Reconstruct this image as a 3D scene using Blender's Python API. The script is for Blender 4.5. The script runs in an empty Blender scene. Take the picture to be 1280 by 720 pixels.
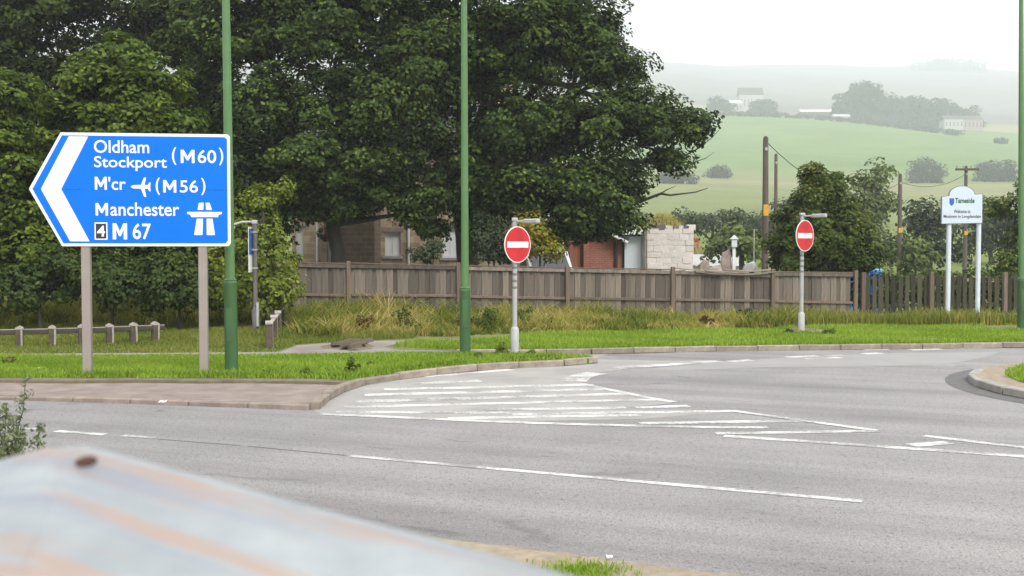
import bpy, bmesh, math, random
import numpy as np
from mathutils import Vector, Matrix
R = math.radians
rng = np.random.default_rng(7)
random.seed(7)
scene = bpy.context.scene
COL = scene.collection

# ------------------------------------------------------------------ camera, sky, sun, exposure
F_PX, CAM_H = 1400.0, 2.15
PITCH = math.atan(50 / F_PX)
cam_d = bpy.data.cameras.new('camera')
cam = bpy.data.objects.new('camera', cam_d); COL.objects.link(cam)
cam.location = (0, 0, CAM_H)
cam.rotation_euler = (R(90) - PITCH, 0, 0)
cam_d.sensor_width = 36; cam_d.lens = 36 * F_PX / 1280
cam_d.clip_start = 0.05; cam_d.clip_end = 12000
cam_d.dof.use_dof = True; cam_d.dof.focus_distance = 24; cam_d.dof.aperture_fstop = 5.6
scene.camera = cam

SUN_EL, SUN_AZ = R(52), R(150)        # azimuth clockwise from +Y
world = bpy.data.worlds.new('World'); scene.world = world; world.use_nodes = True
wn, wl = world.node_tree.nodes, world.node_tree.links
wn.clear()
sky = wn.new('ShaderNodeTexSky'); sky.sky_type = 'NISHITA'; sky.sun_disc = False
sky.sun_elevation = SUN_EL; sky.sun_rotation = SUN_AZ; sky.dust_density = 6; sky.air_density = 1.0
hs = wn.new('ShaderNodeHueSaturation'); hs.inputs['Saturation'].default_value = 0.12
mxw = wn.new('ShaderNodeMix'); mxw.data_type = 'RGBA'
mxw.inputs['Factor'].default_value = 0.75                       # cloud sheet, even all round
mxw.inputs['B'].default_value = (8.0, 7.95, 7.9, 1)
bg = wn.new('ShaderNodeBackground'); bg.inputs['Strength'].default_value = 0.13
wo = wn.new('ShaderNodeOutputWorld')
wl.new(sky.outputs[0], hs.inputs['Color']); wl.new(hs.outputs[0], mxw.inputs['A'])
wl.new(mxw.outputs['Result'], bg.inputs['Color']); wl.new(bg.outputs[0], wo.inputs['Surface'])
sun_d = bpy.data.lights.new('sun', 'SUN'); sun_d.energy = 1.5; sun_d.angle = R(20); sun_d.color = (1, .96, .9)
sun = bpy.data.objects.new('sun', sun_d); COL.objects.link(sun)
sdir = Vector((math.sin(SUN_AZ) * math.cos(SUN_EL), math.cos(SUN_AZ) * math.cos(SUN_EL), math.sin(SUN_EL)))
sun.rotation_euler = sdir.to_track_quat('Z', 'Y').to_euler(); sun.location = sdir * 60
vs = scene.view_settings
vs.view_transform = 'Standard'; vs.look = 'None'; vs.gamma = 1; vs.use_curve_mapping = False
vs.exposure = 0.95
scene.cycles.volume_bounces = 3; scene.cycles.max_bounces = 8; scene.cycles.diffuse_bounces = 2
scene.cycles.use_denoising = True

# ------------------------------------------------------------------ projection helpers (pixels of the 1280x720 photograph)
cp, sp = math.cos(PITCH), math.sin(PITCH)
def ray(px, py):
    dx, dy = (px - 640) / F_PX, -(py - 360) / F_PX
    return Vector((dx, cp + sp * dy, -sp + cp * dy))
def gp(px, py, z=0.0):
    d = ray(px, py); t = (z - CAM_H) / d.z
    return Vector((d.x * t, d.y * t, z))
def at(px, py, Y):
    d = ray(px, py); t = Y / d.y
    return Vector((d.x * t, Y, CAM_H + d.z * t))
def pxm(Y): return F_PX / Y            # pixels per metre at depth Y

# ------------------------------------------------------------------ object helpers
def tag(o, label=None, cat=None, group=None, kind=None):
    if label: o['label'] = label
    if cat: o['category'] = cat
    if group: o['group'] = group
    if kind: o['kind'] = kind
    return o
def empty(name, loc=(0, 0, 0), rz=0.0, label=None, cat=None, group=None):
    o = bpy.data.objects.new(name, None); COL.objects.link(o)
    o.location = loc; o.rotation_euler = (0, 0, rz); o.empty_display_size = .2
    return tag(o, label, cat, group)
def link(name, me, mat=None, parent=None):
    o = bpy.data.objects.new(name, me); COL.objects.link(o)
    if mat is not None and len(me.materials) == 0: me.materials.append(mat)
    if parent is not None: o.parent = parent
    return o
class MB:
    def __init__(s): s.v = []; s.f = []; s.smooth = False
    def add(s, vs_, fs):
        n = len(s.v); s.v += [tuple(v) for v in vs_]; s.f += [tuple(i + n for i in f) for f in fs]; return s
    def box(s, x0, x1, y0, y1, z0, z1, M=None, bev=0.0):
        bm = bmesh.new(); bmesh.ops.create_cube(bm, size=1)
        for v in bm.verts:
            v.co = Vector((x0 + (v.co.x + .5) * (x1 - x0), y0 + (v.co.y + .5) * (y1 - y0), z0 + (v.co.z + .5) * (z1 - z0)))
        if bev: bmesh.ops.bevel(bm, geom=bm.edges[:], offset=bev, segments=1, affect='EDGES')
        bm.verts.index_update()
        vv = [(M @ v.co) if M else v.co.copy() for v in bm.verts]
        s.add(vv, [[v.index for v in f.verts] for f in bm.faces]); bm.free(); return s
    def tube(s, pts, rad, n=10, cap=True):
        pts = [Vector(p) for p in pts]
        if not hasattr(rad, '__len__'): rad = [rad] * len(pts)
        vv, ff = [], []; up = None
        for i, p in enumerate(pts):
            t = (pts[min(i + 1, len(pts) - 1)] - pts[max(i - 1, 0)]).normalized()
            if up is None:
                up = Vector((1, 0, 0)) if abs(t.x) < .9 else Vector((0, 1, 0))
            a = (up - t * up.dot(t)).normalized(); b = t.cross(a); up = a
            for k in range(n):
                w = 2 * math.pi * k / n
                vv.append(p + (a * math.cos(w) + b * math.sin(w)) * rad[i])
        for i in range(len(pts) - 1):
            for k in range(n):
                k2 = (k + 1) % n
                ff.append((i * n + k, i * n + k2, (i + 1) * n + k2, (i + 1) * n + k))
        if cap:
            ff.append(tuple(range(n))[::-1]); ff.append(tuple((len(pts) - 1) * n + k for k in range(n)))
        return s.add(vv, ff)
    def prism(s, poly, y0, y1, M=None):          # polygon in XZ, extruded along Y (front y0)
        n = len(poly)
        vv = [Vector((x, y0, z)) for x, z in poly] + [Vector((x, y1, z)) for x, z in poly]
        if M: vv = [M @ v for v in vv]
        ff = [tuple(range(n)), tuple(range(2 * n - 1, n - 1, -1))]
        ff += [(i, i + n, (i + 1) % n + n, (i + 1) % n) for i in range(n)]
        return s.add(vv, ff)
    def slab(s, poly, z0, z1):                    # polygon in XY
        n = len(poly)
        vv = [Vector((p[0], p[1], z1)) for p in poly] + [Vector((p[0], p[1], z0)) for p in poly]
        ff = [tuple(range(n)), tuple(range(2 * n - 1, n - 1, -1))]
        ff += [(i, i + n, (i + 1) % n + n, (i + 1) % n) for i in range(n)]
        return s.add(vv, ff)
    def build(s, name, mat, parent=None, smooth=False):
        me = bpy.data.meshes.new(name); me.from_pydata(s.v, [], s.f); me.update()
        bm = bmesh.new(); bm.from_mesh(me); bmesh.ops.recalc_face_normals(bm, faces=bm.faces[:]); bm.to_mesh(me); bm.free()
        if smooth:
            me.shade_smooth()
            try: me.set_sharp_from_angle(angle=R(40))
            except Exception: pass
        return link(name, me, mat, parent)
def arr_mesh(name, verts, faces_flat, nper, tint=None):
    """numpy arrays -> mesh; nper = vertices per face (constant)"""
    me = bpy.data.meshes.new(name)
    nv = len(verts); nf = len(faces_flat) // nper
    me.vertices.add(nv); me.vertices.foreach_set('co', np.ascontiguousarray(verts, np.float32).ravel())
    me.loops.add(len(faces_flat)); me.loops.foreach_set('vertex_index', np.ascontiguousarray(faces_flat, np.int32))
    me.polygons.add(nf); me.polygons.foreach_set('loop_start', np.arange(0, nf * nper, nper, dtype=np.int32))
    me.update(calc_edges=True)
    if tint is not None:
        a = me.attributes.new('tint', 'FLOAT', 'POINT'); a.data.foreach_set('value', np.ascontiguousarray(tint, np.float32))
    return me

# ------------------------------------------------------------------ materials
def newmat(name):
    m = bpy.data.materials.new(name); m.use_nodes = True
    return m, m.node_tree.nodes, m.node_tree.links, m.node_tree.nodes['Principled BSDF']
def rampnode(n, stops, interp='LINEAR'):
    r = n.new('ShaderNodeValToRGB'); r.color_ramp.interpolation = interp
    while len(r.color_ramp.elements) < len(stops): r.color_ramp.elements.new(.5)
    for e, (p, c) in zip(r.color_ramp.elements, stops):
        e.position = p; e.color = (c[0], c[1], c[2], 1) if hasattr(c, '__len__') else (c, c, c, 1)
    return r
def noise(n, l, scale, detail=4, rough=.6, vec=None, dist=0):
    t = n.new('ShaderNodeTexNoise'); t.inputs['Scale'].default_value = scale
    t.inputs['Detail'].default_value = detail; t.inputs['Roughness'].default_value = rough; t.inputs['Distortion'].default_value = dist
    if vec is not None: l.new(vec, t.inputs['Vector'])
    return t
def mixc(n, l, fac, a, b, mode='MIX'):
    m = n.new('ShaderNodeMix'); m.data_type = 'RGBA'; m.blend_type = mode
    for s, v in (('Factor', fac), ('A', a), ('B', b)):
        if isinstance(v, (int, float)): m.inputs[s].default_value = v if s == 'Factor' else (v, v, v, 1)
        elif isinstance(v, (tuple, list)): m.inputs[s].default_value = (*v[:3], 1)
        else: l.new(v, m.inputs[s])
    return m.outputs['Result']
def simple(name, c, rough=.6, metal=0, var=.25, scale=3, bump=0, bscale=40, spec=None, stretch=None, c2=None, rnd=0):
    """base colour with noise wear between c and c2 (or darker c)"""
    m, n, l, b = newmat(name)
    tc = n.new('ShaderNodeTexCoord'); vec = tc.outputs['Object']
    if stretch:
        mp = n.new('ShaderNodeMapping'); mp.inputs['Scale'].default_value = stretch; l.new(vec, mp.inputs['Vector']); vec = mp.outputs[0]
    if c2 is None: c2 = tuple(x * (1 - var) for x in c)
    nz = noise(n, l, scale, 6, .65, vec)
    r = rampnode(n, [(.35, c2), (.65, c)]); l.new(nz.outputs[0], r.inputs[0])
    col = r.outputs[0]
    if rnd:
        oi = n.new('ShaderNodeObjectInfo'); mr = n.new('ShaderNodeMapRange'); l.new(oi.outputs['Random'], mr.inputs[0])
        mr.inputs[3].default_value = 1 - rnd; mr.inputs[4].default_value = 1 + rnd
        vm = n.new('ShaderNodeVectorMath'); vm.operation = 'SCALE'; l.new(col, vm.inputs[0]); l.new(mr.outputs[0], vm.inputs['Scale']); col = vm.outputs[0]
    l.new(col, b.inputs['Base Color'])
    b.inputs['Roughness'].default_value = rough; b.inputs['Metallic'].default_value = metal
    if spec is not None: b.inputs['Specular IOR Level'].default_value = spec
    if bump:
        nb = noise(n, l, bscale, 5, .6, vec); bp = n.new('ShaderNodeBump'); bp.inputs['Strength'].default_value = bump; bp.inputs['Distance'].default_value = .02
        l.new(nb.outputs[0], bp.inputs['Height']); l.new(bp.outputs[0], b.inputs['Normal'])
    return m
def leafmat(name, stops, transl=.3, rough=.5):
    m, n, l, b = newmat(name)
    a = n.new('ShaderNodeAttribute'); a.attribute_name = 'tint'
    r = rampnode(n, stops); l.new(a.outputs['Fac'], r.inputs[0])
    l.new(r.outputs[0], b.inputs['Base Color']); b.inputs['Roughness'].default_value = rough
    b.inputs['Specular IOR Level'].default_value = .06
    tr = n.new('ShaderNodeBsdfTranslucent')
    vm = n.new('ShaderNodeVectorMath'); vm.operation = 'MULTIPLY'; vm.inputs[1].default_value = (1.15, 1.25, .6)
    l.new(r.outputs[0], vm.inputs[0]); l.new(vm.outputs[0], tr.inputs['Color'])
    mx = n.new('ShaderNodeMixShader'); mx.inputs[0].default_value = transl
    l.new(b.outputs[0], mx.inputs[1]); l.new(tr.outputs[0], mx.inputs[2])
    l.new(mx.outputs[0], n['Material Output'].inputs['Surface'])
    return m

M = {}
def rotscale(n, l, vec, ang, scale, loc=(0, 0, 0)):
    a = n.new('ShaderNodeMapping'); a.inputs['Rotation'].default_value = (0, 0, ang); a.inputs['Location'].default_value = loc; l.new(vec, a.inputs['Vector'])
    b = n.new('ShaderNodeMapping'); b.inputs['Scale'].default_value = scale; l.new(a.outputs[0], b.inputs['Vector'])
    return b
# asphalt ---------------------------------------------------------
def asphalt():
    m, n, l, b = newmat('asphalt')
    g = n.new('ShaderNodeNewGeometry'); pos = g.outputs['Position']
    mp = rotscale(n, l, pos, R(22), (.05, 1.1, 1))
    streak = noise(n, l, 1.0, 5, .6, mp.outputs[0])
    patch = noise(n, l, .35, 5, .6, pos)
    fine = noise(n, l, 55, 3, .7, pos)
    fine2 = noise(n, l, 17, 4, .8, pos)
    r1 = rampnode(n, [(.3, (.158, .150, .150)), (.52, (.207, .199, .199)), (.72, (.243, .235, .232))]); l.new(streak.outputs[0], r1.inputs[0])
    r2 = rampnode(n, [(.35, .86), (.65, 1.1)]); l.new(patch.outputs[0], r2.inputs[0])
    r3 = rampnode(n, [(.3, .5), (.5, 1.0), (.72, 1.45)]); l.new(fine.outputs[0], r3.inputs[0])
    r4 = rampnode(n, [(.32, .35), (.43, .97), (.58, 1.03), (.75, 1.35)]); l.new(fine2.outputs[0], r4.inputs[0])
    c = mixc(n, l, 1, r1.outputs[0], r2.outputs[0], 'MULTIPLY'); c = mixc(n, l, 1, c, r3.outputs[0], 'MULTIPLY'); c = mixc(n, l, 1, c, r4.outputs[0], 'MULTIPLY')
    # tar cracks and wheel wear
    mp2 = rotscale(n, l, pos, R(24), (.16, .8, 1))
    cr = n.new('ShaderNodeTexVoronoi'); cr.feature = 'DISTANCE_TO_EDGE'; cr.inputs['Scale'].default_value = .55
    wv = noise(n, l, 2.2, 4, .6, pos); vadd = n.new('ShaderNodeVectorMath'); vadd.operation = 'ADD'
    vsc = n.new('ShaderNodeVectorMath'); vsc.operation = 'SCALE'; vsc.inputs['Scale'].default_value = .16; l.new(wv.outputs['Color'], vsc.inputs[0])
    l.new(mp2.outputs[0], vadd.inputs[0]); l.new(vsc.outputs[0], vadd.inputs[1]); l.new(vadd.outputs[0], cr.inputs['Vector'])
    rc = rampnode(n, [(0, .5), (.006, .4), (.012, 0)]); l.new(cr.outputs['Distance'], rc.inputs[0])
    brk = noise(n, l, 1.1, 3, .5, pos); rb = rampnode(n, [(.5, 0), (.62, 1)]); l.new(brk.outputs[0], rb.inputs[0])
    mm = n.new('ShaderNodeMath'); mm.operation = 'MULTIPLY'; l.new(rc.outputs[0], mm.inputs[0]); l.new(rb.outputs[0], mm.inputs[1])
    c = mixc(n, l, mm.outputs[0], c, (.085, .08, .08))
    l.new(c, b.inputs['Base Color']); b.inputs['Roughness'].default_value = .82; b.inputs['Specular IOR Level'].default_value = .35
    bp = n.new('ShaderNodeBump'); bp.inputs['Strength'].default_value = .35; bp.inputs['Distance'].default_value = .01
    l.new(fine.outputs[0], bp.inputs['Height']); l.new(bp.outputs[0], b.inputs['Normal'])
    return m
M['asphalt'] = asphalt()
def paint():
    m, n, l, b = newmat('road_paint')
    g = n.new('ShaderNodeNewGeometry'); pos = g.outputs['Position']
    n1 = noise(n, l, 20, 4, .75, pos); n2 = noise(n, l, 1.6, 3, .6, pos)
    ad = n.new('ShaderNodeMath'); ad.operation = 'ADD'; l.new(n1.outputs[0], ad.inputs[0]); l.new(n2.outputs[0], ad.inputs[1])
    r = rampnode(n, [(.43, (.21, .203, .20)), (.50, (.38, .375, .365)), (.60, (.57, .565, .55))])
    h = n.new('ShaderNodeMath'); h.operation = 'MULTIPLY'; h.inputs[1].default_value = .5; l.new(ad.outputs[0], h.inputs[0])
    l.new(h.outputs[0], r.inputs[0]); l.new(r.outputs[0], b.inputs['Base Color']); b.inputs['Roughness'].default_value = .7
    return m
M['paint'] = paint()
M['dusty'] = simple('dusty_tarmac', (.29, .28, .265), .9, 0, .2, .9, .3, 60, c2=(.215, .207, .2))
M['pavement'] = simple('pavement_tarmac', (.235, .195, .172), .9, 0, .3, 2.4, .5, 45, c2=(.155, .123, .107))
M['path'] = simple('path_tarmac', (.24, .22, .20), .9, 0, .3, .8, .3, 60, c2=(.15, .13, .115))
M['kerb'] = simple('kerb_concrete', (.27, .228, .185), .88, 0, .3, 5, .4, 50, c2=(.165, .135, .11), rnd=.16)
M['kerbgrey'] = simple('kerb_grey', (.29, .28, .26), .88, 0, .3, 5, .4, 50, c2=(.19, .18, .165), rnd=.12)
M['pavekerb'] = simple('pavement_edging', (.245, .20, .17), .9, 0, .3, 4, .4, 50, c2=(.15, .12, .10), rnd=.14)
M['collar'] = simple('collar_tarmac', (.11, .108, .108), .85, 0, .3, 6, .3, 70, c2=(.075, .073, .074))
M['soil'] = simple('soil', (.10, .078, .055), .95, 0, .4, 4, .6, 30, c2=(.16, .13, .09))
M['sand'] = simple('sandy_grit', (.29, .24, .175), .95, 0, .35, 6, .5, 50, c2=(.19, .155, .11))
M['turf'] = simple('turf', (.16, .22, .035), .95, 0, .4, 1.2, .6, 40, c2=(.085, .13, .024))
M['rough_turf'] = simple('rough_turf', (.135, .15, .045), .95, 0, .4, 1.2, .6, 40, c2=(.09, .095, .035))
M['bark'] = simple('bark', (.045, .038, .03), .95, 0, .4, 8, .7, 20, stretch=(1, 1, .25))
M['fence'] = simple('weathered_fence_timber', (.18, .148, .122), .92, 0, .4, 1.6, .5, 30, stretch=(5, 5, .9), c2=(.078, .068, .052), rnd=.48)
M['fencepost'] = simple('fence_post_timber', (.15, .112, .085), .9, 0, .4, 3, .4, 30, stretch=(6, 6, .6), c2=(.1, .075, .055), rnd=.2)
M['pale'] = simple('mossy_pale_timber', (.056, .050, .026), .95, 0, .4, 2.5, .5, 30, stretch=(5, 5, .7), c2=(.03, .03, .016), rnd=.5)
M['grey_timber'] = simple('silvered_timber', (.25, .215, .175), .92, 0, .4, 3, .4, 30, stretch=(.6, 5, 5), c2=(.15, .125, .1), rnd=.2)
M['rail_dark'] = simple('dark_rail_timber', (.062, .05, .04), .9, 0, .4, 4, .4, 30, stretch=(.5, 5, 5))
M['rail_pale'] = simple('pale_post_cap', (.34, .31, .27), .85, 0, .3, 5)
M['rail_post'] = simple('rail_post_timber', (.10, .078, .055), .9, 0, .4, 5, .3)
M['green_paint'] = simple('green_paint', (.075, .17, .055), .4, 0, .2, 2.5, c2=(.06, .14, .045))
M['green_base'] = simple('green_base_paint', (.042, .11, .036), .45, 0, .25, 2.5, c2=(.034, .088, .03))
M['lamp_glass'] = simple('lamp_glass', (.5, .5, .48), .2)
M['post_beige'] = simple('beige_post', (.26, .225, .20), .55, 0, .12, 2)
M['galv'] = simple('galvanised', (.40, .40, .39), .5, .35, .25, 8)
M['galv_pale'] = simple('pale_grey_post', (.37, .375, .37), .55, 0, .2, 7)
M['dark_post'] = simple('dark_grey_post', (.13, .12, .115), .6, .1, .3, 5)
M['white_post'] = simple('white_post', (.55, .60, .66), .5, 0, .12, 4)
M['white'] = simple('white_sheeting', (.72, .72, .70), .45, 0, .06, 3)
M['blue'] = simple('blue_sheeting', (.002, .142, .63), .6, 0, .08, 2, spec=.12)
M['navy'] = simple('black_sheeting', (.012, .014, .03), .45)
M['red'] = simple('red_sheeting', (.50, .008, .016), .45, 0, .1, 3)
M['panel_back'] = simple('sign_back_grey', (.16, .16, .165), .6)
M['board_white'] = simple('board_white', (.48, .56, .63), .5, 0, .06, 3)
M['text_green'] = simple('text_green', (.01, .10, .06), .5)
M['text_blue'] = simple('text_blue', (.02, .10, .42), .5)
M['text_dark'] = simple('text_dark', (.05, .05, .075), .5)
M['stone'] = None

def masonry(name, c1, c2, mortar, bw, bh, scale=1.0, msize=.02, bump=.5):
    m, n, l, b = newmat(name)
    tc = n.new('ShaderNodeTexCoord'); sep = n.new('ShaderNodeSeparateXYZ'); l.new(tc.outputs['Object'], sep.inputs[0])
    ad = n.new('ShaderNodeMath'); ad.operation = 'ADD'; l.new(sep.outputs[0], ad.inputs[0]); l.new(sep.outputs[1], ad.inputs[1])
    cmb = n.new('ShaderNodeCombineXYZ'); l.new(ad.outputs[0], cmb.inputs[0]); l.new(sep.outputs[2], cmb.inputs[1])
    br = n.new('ShaderNodeTexBrick'); l.new(cmb.outputs[0], br.inputs['Vector'])
    br.inputs['Scale'].default_value = scale; br.inputs['Brick Width'].default_value = bw; br.inputs['Row Height'].default_value = bh
    br.inputs['Mortar Size'].default_value = msize; br.inputs['Color1'].default_value = (*c1, 1); br.inputs['Color2'].default_value = (*c2, 1); br.inputs['Mortar'].default_value = (*mortar, 1)
    nz = noise(n, l, 2.2, 6, .7, tc.outputs['Object']); r = rampnode(n, [(.3, .65), (.7, 1.2)]); l.new(nz.outputs[0], r.inputs[0])
    c = mixc(n, l, 1, br.outputs['Color'], r.outputs[0], 'MULTIPLY'); l.new(c, b.inputs['Base Color']); b.inputs['Roughness'].default_value = .92
    bp = n.new('ShaderNodeBump'); bp.inputs['Strength'].default_value = bump; bp.inputs['Distance'].default_value = .02; bp.invert = True
    l.new(br.outputs['Fac'], bp.inputs['Height']); l.new(bp.outputs[0], b.inputs['Normal'])
    return m
M['stone'] = masonry('house_stone', (.50, .38, .26), (.33, .245, .165), (.46, .38, .29), .5, .24)
M['stone_dark'] = masonry('wing_stone', (.20, .14, .10), (.15, .105, .075), (.22, .17, .13), .42, .2)
M['brick'] = masonry('red_brick', (.34, .10, .07), (.28, .085, .06), (.30, .2, .16), .225, .075, msize=.01)
M['whitewash'] = simple('whitewashed_stone', (.68, .63, .61), .9, 0, .2, 5, .5, 25, c2=(.48, .43, .41), rnd=.1)
M['coping'] = simple('dark_coping_stone', (.22, .18, .17), .9, 0, .3, 5, .4, 25, rnd=.4)
M['slate'] = simple('roof_slate', (.09, .09, .10), .7, 0, .3, 4, .3)
M['felt'] = simple('roof_felt', (.03, .03, .032), .9)
M['upvc'] = simple('white_window_frame', (.72, .73, .74), .4, 0, .06)
M['doorwhite'] = simple('pale_garage_door', (.55, .60, .66), .5, 0, .08, 2)
M['doorwood'] = simple('orange_timber_door', (.30, .12, .06), .7, 0, .3, 4, stretch=(5, 5, .5))
def glassmat():
    m, n, l, b = newmat('window_glass')
    b.inputs['Base Color'].default_value = (.03, .035, .04, 1); b.inputs['Roughness'].default_value = .06; b.inputs['Specular IOR Level'].default_value = .8
    return m
M['glass'] = glassmat()
M['blind'] = simple('pale_blind', (.78, .80, .83), .7, 0, .05, 2)
M['vanwhite'] = simple('van_white', (.62, .64, .66), .3, 0, .05)
M['tyre'] = simple('tyre_rubber', (.02, .02, .02), .8)
M['bluedrum'] = simple('blue_plastic', (.02, .14, .42), .4, 0, .15)
M['bluelid'] = simple('pale_blue_lid', (.16, .42, .66), .4, 0, .15)
M['redbox'] = simple('red_plastic', (.42, .05, .05), .5)
M['rock'] = simple('pale_rock', (.36, .29, .25), .92, 0, .4, 4, .6, 12, c2=(.22, .17, .15), rnd=.2)
M['polewood'] = simple('telegraph_pole_wood', (.11, .085, .068), .9, 0, .4, 5, .3, 30, stretch=(5, 5, .4), c2=(.065, .052, .044))
M['yellow'] = simple('yellow_plate', (.62, .33, .02), .5)
M['ceramic'] = simple('insulator', (.3, .3, .29), .3)
M['wire'] = simple('wire', (.03, .03, .033), .6)
M['farm_white'] = simple('farm_render', (.48, .47, .45), .9)
M['farm_roof'] = simple('farm_sheet_roof', (.58, .60, .63), .6)
M['farm_dark'] = simple('farm_slate', (.09, .085, .085), .8)
def steelmat():
    m, n, l, b = newmat('rust_streaked_steel')
    tc = n.new('ShaderNodeTexCoord'); o = tc.outputs['Object']
    mp = rotscale(n, l, o, R(27), (1.7, 24, 3))
    s = noise(n, l, 1.0, 4, .55, mp.outputs[0]); p = noise(n, l, 7, 4, .6, o)
    base = rampnode(n, [(.3, (.19, .21, .225)), (.7, (.29, .315, .33))]); l.new(p.outputs[0], base.inputs[0])
    r = rampnode(n, [(.48, 0), (.57, .85), (.70, .4)]); l.new(s.outputs[0], r.inputs[0])
    c = mixc(n, l, r.outputs[0], base.outputs[0], (.275, .195, .16))
    mp2 = rotscale(n, l, o, R(27), (1.4, 17, 3), (3, 9, 0))
    s2 = noise(n, l, 1.0, 3, .5, mp2.outputs[0]); r2 = rampnode(n, [(.55, 0), (.65, .8)]); l.new(s2.outputs[0], r2.inputs[0])
    c = mixc(n, l, r2.outputs[0], c, (.18, .205, .25))
    l.new(c, b.inputs['Base Color']); b.inputs['Metallic'].default_value = .1; b.inputs['Roughness'].default_value = .5
    return m
M['steel'] = steelmat()
M['rust'] = simple('rust', (.06, .018, .01), .85, 0, .4, 20)

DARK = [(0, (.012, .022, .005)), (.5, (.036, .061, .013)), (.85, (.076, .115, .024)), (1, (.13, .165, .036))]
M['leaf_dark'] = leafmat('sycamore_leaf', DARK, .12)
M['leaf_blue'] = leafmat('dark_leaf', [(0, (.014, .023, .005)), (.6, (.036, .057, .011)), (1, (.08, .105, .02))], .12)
M['leaf_mid'] = leafmat('young_sycamore_leaf', [(0, (.026, .048, .007)), (.5, (.085, .13, .02)), (1, (.18, .225, .036))], .3)
M['leaf_shrub'] = leafmat('shrub_leaf', [(0, (.024, .042, .012)), (.5, (.045, .072, .018)), (1, (.085, .11, .028))], .25)
M['leaf_lime'] = leafmat('lime_leaf', [(0, (.06, .09, .014)), (.5, (.15, .19, .03)), (1, (.27, .30, .05))], .35)
M['leaf_gold'] = leafmat('yellow_leaf', [(0, (.10, .10, .014)), (.5, (.19, .175, .02)), (1, (.3, .25, .03))], .35)
M['leaf_tip'] = leafmat('garden_leaf', [(0, (.026, .045, .010)), (.5, (.058, .09, .018)), (.8, (.11, .125, .03)), (1, (.2, .185, .045))], .25)
M['leaf_far'] = leafmat('far_leaf', [(0, (.055, .08, .025)), (.5, (.095, .13, .04)), (1, (.16, .195, .06))], .25)
M['leaf_hedge'] = leafmat('far_dark_leaf', [(0, (.025, .04, .02)), (1, (.055, .075, .035))], .15)
M['weed'] = leafmat('weed_leaf', [(0, (.06, .10, .015)), (1, (.13, .19, .03))], .25)
M['mugwort'] = leafmat('mugwort_leaf', [(0, (.10, .125, .07)), (1, (.2, .23, .13))], .25)
M['mown'] = leafmat('mown_blade', [(0, (.14, .215, .025)), (.5, (.225, .335, .042)), (1, (.33, .395, .08))], .4)
M['rough'] = leafmat('rough_blade', [(0, (.10, .14, .025)), (.5, (.19, .22, .045)), (1, (.31, .27, .10))], .4)
M['dry'] = leafmat('dry_blade', [(0, (.09, .125, .022)), (.35, (.19, .21, .04)), (.7, (.32, .28, .085)), (1, (.46, .36, .16))], .45)
M['dock'] = leafmat('dock_seed', [(0, (.05, .022, .012)), (1, (.11, .05, .028))], .1)

# ------------------------------------------------------------------ terrain
PROF = np.array([[-200, -.06], [27, -.06], [30, .0], [36, .12], [50, .0], [75, -.3], [120, 2.0], [200, 5.4], [400, 23.6], [560, 48.2], [740, 82.5],
                 [1000, 125], [1400, 198], [1800, 280], [2600, 440], [2900, 480], [3300, 470]])
KF = 1.6
def terr_near(x, y):
    z = np.interp(y, PROF[:, 0], PROF[:, 1])
    w = np.clip((y - 150) / 300, 0, 1)
    z = z + w * (np.sin(x * .007 + 1.3) * 5.0 + np.sin(x * .017 + y * .006) * 2.0 + np.sin(x * .037 + y * .019) * .8)
    z = z - w * (x - 150) * .030 * np.clip((y - 500) / 500, 0, 1) * 1.0
    return z
def terr(x, y):
    t = np.clip((np.asarray(y, float) - 130) / 220, 0, 1); t = t * t * (3 - 2 * t)
    return (1 - t) * terr_near(x, y) + t * (CAM_H + KF * (terr_near(np.asarray(x) / KF, np.asarray(y) / KF) - CAM_H))
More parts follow.
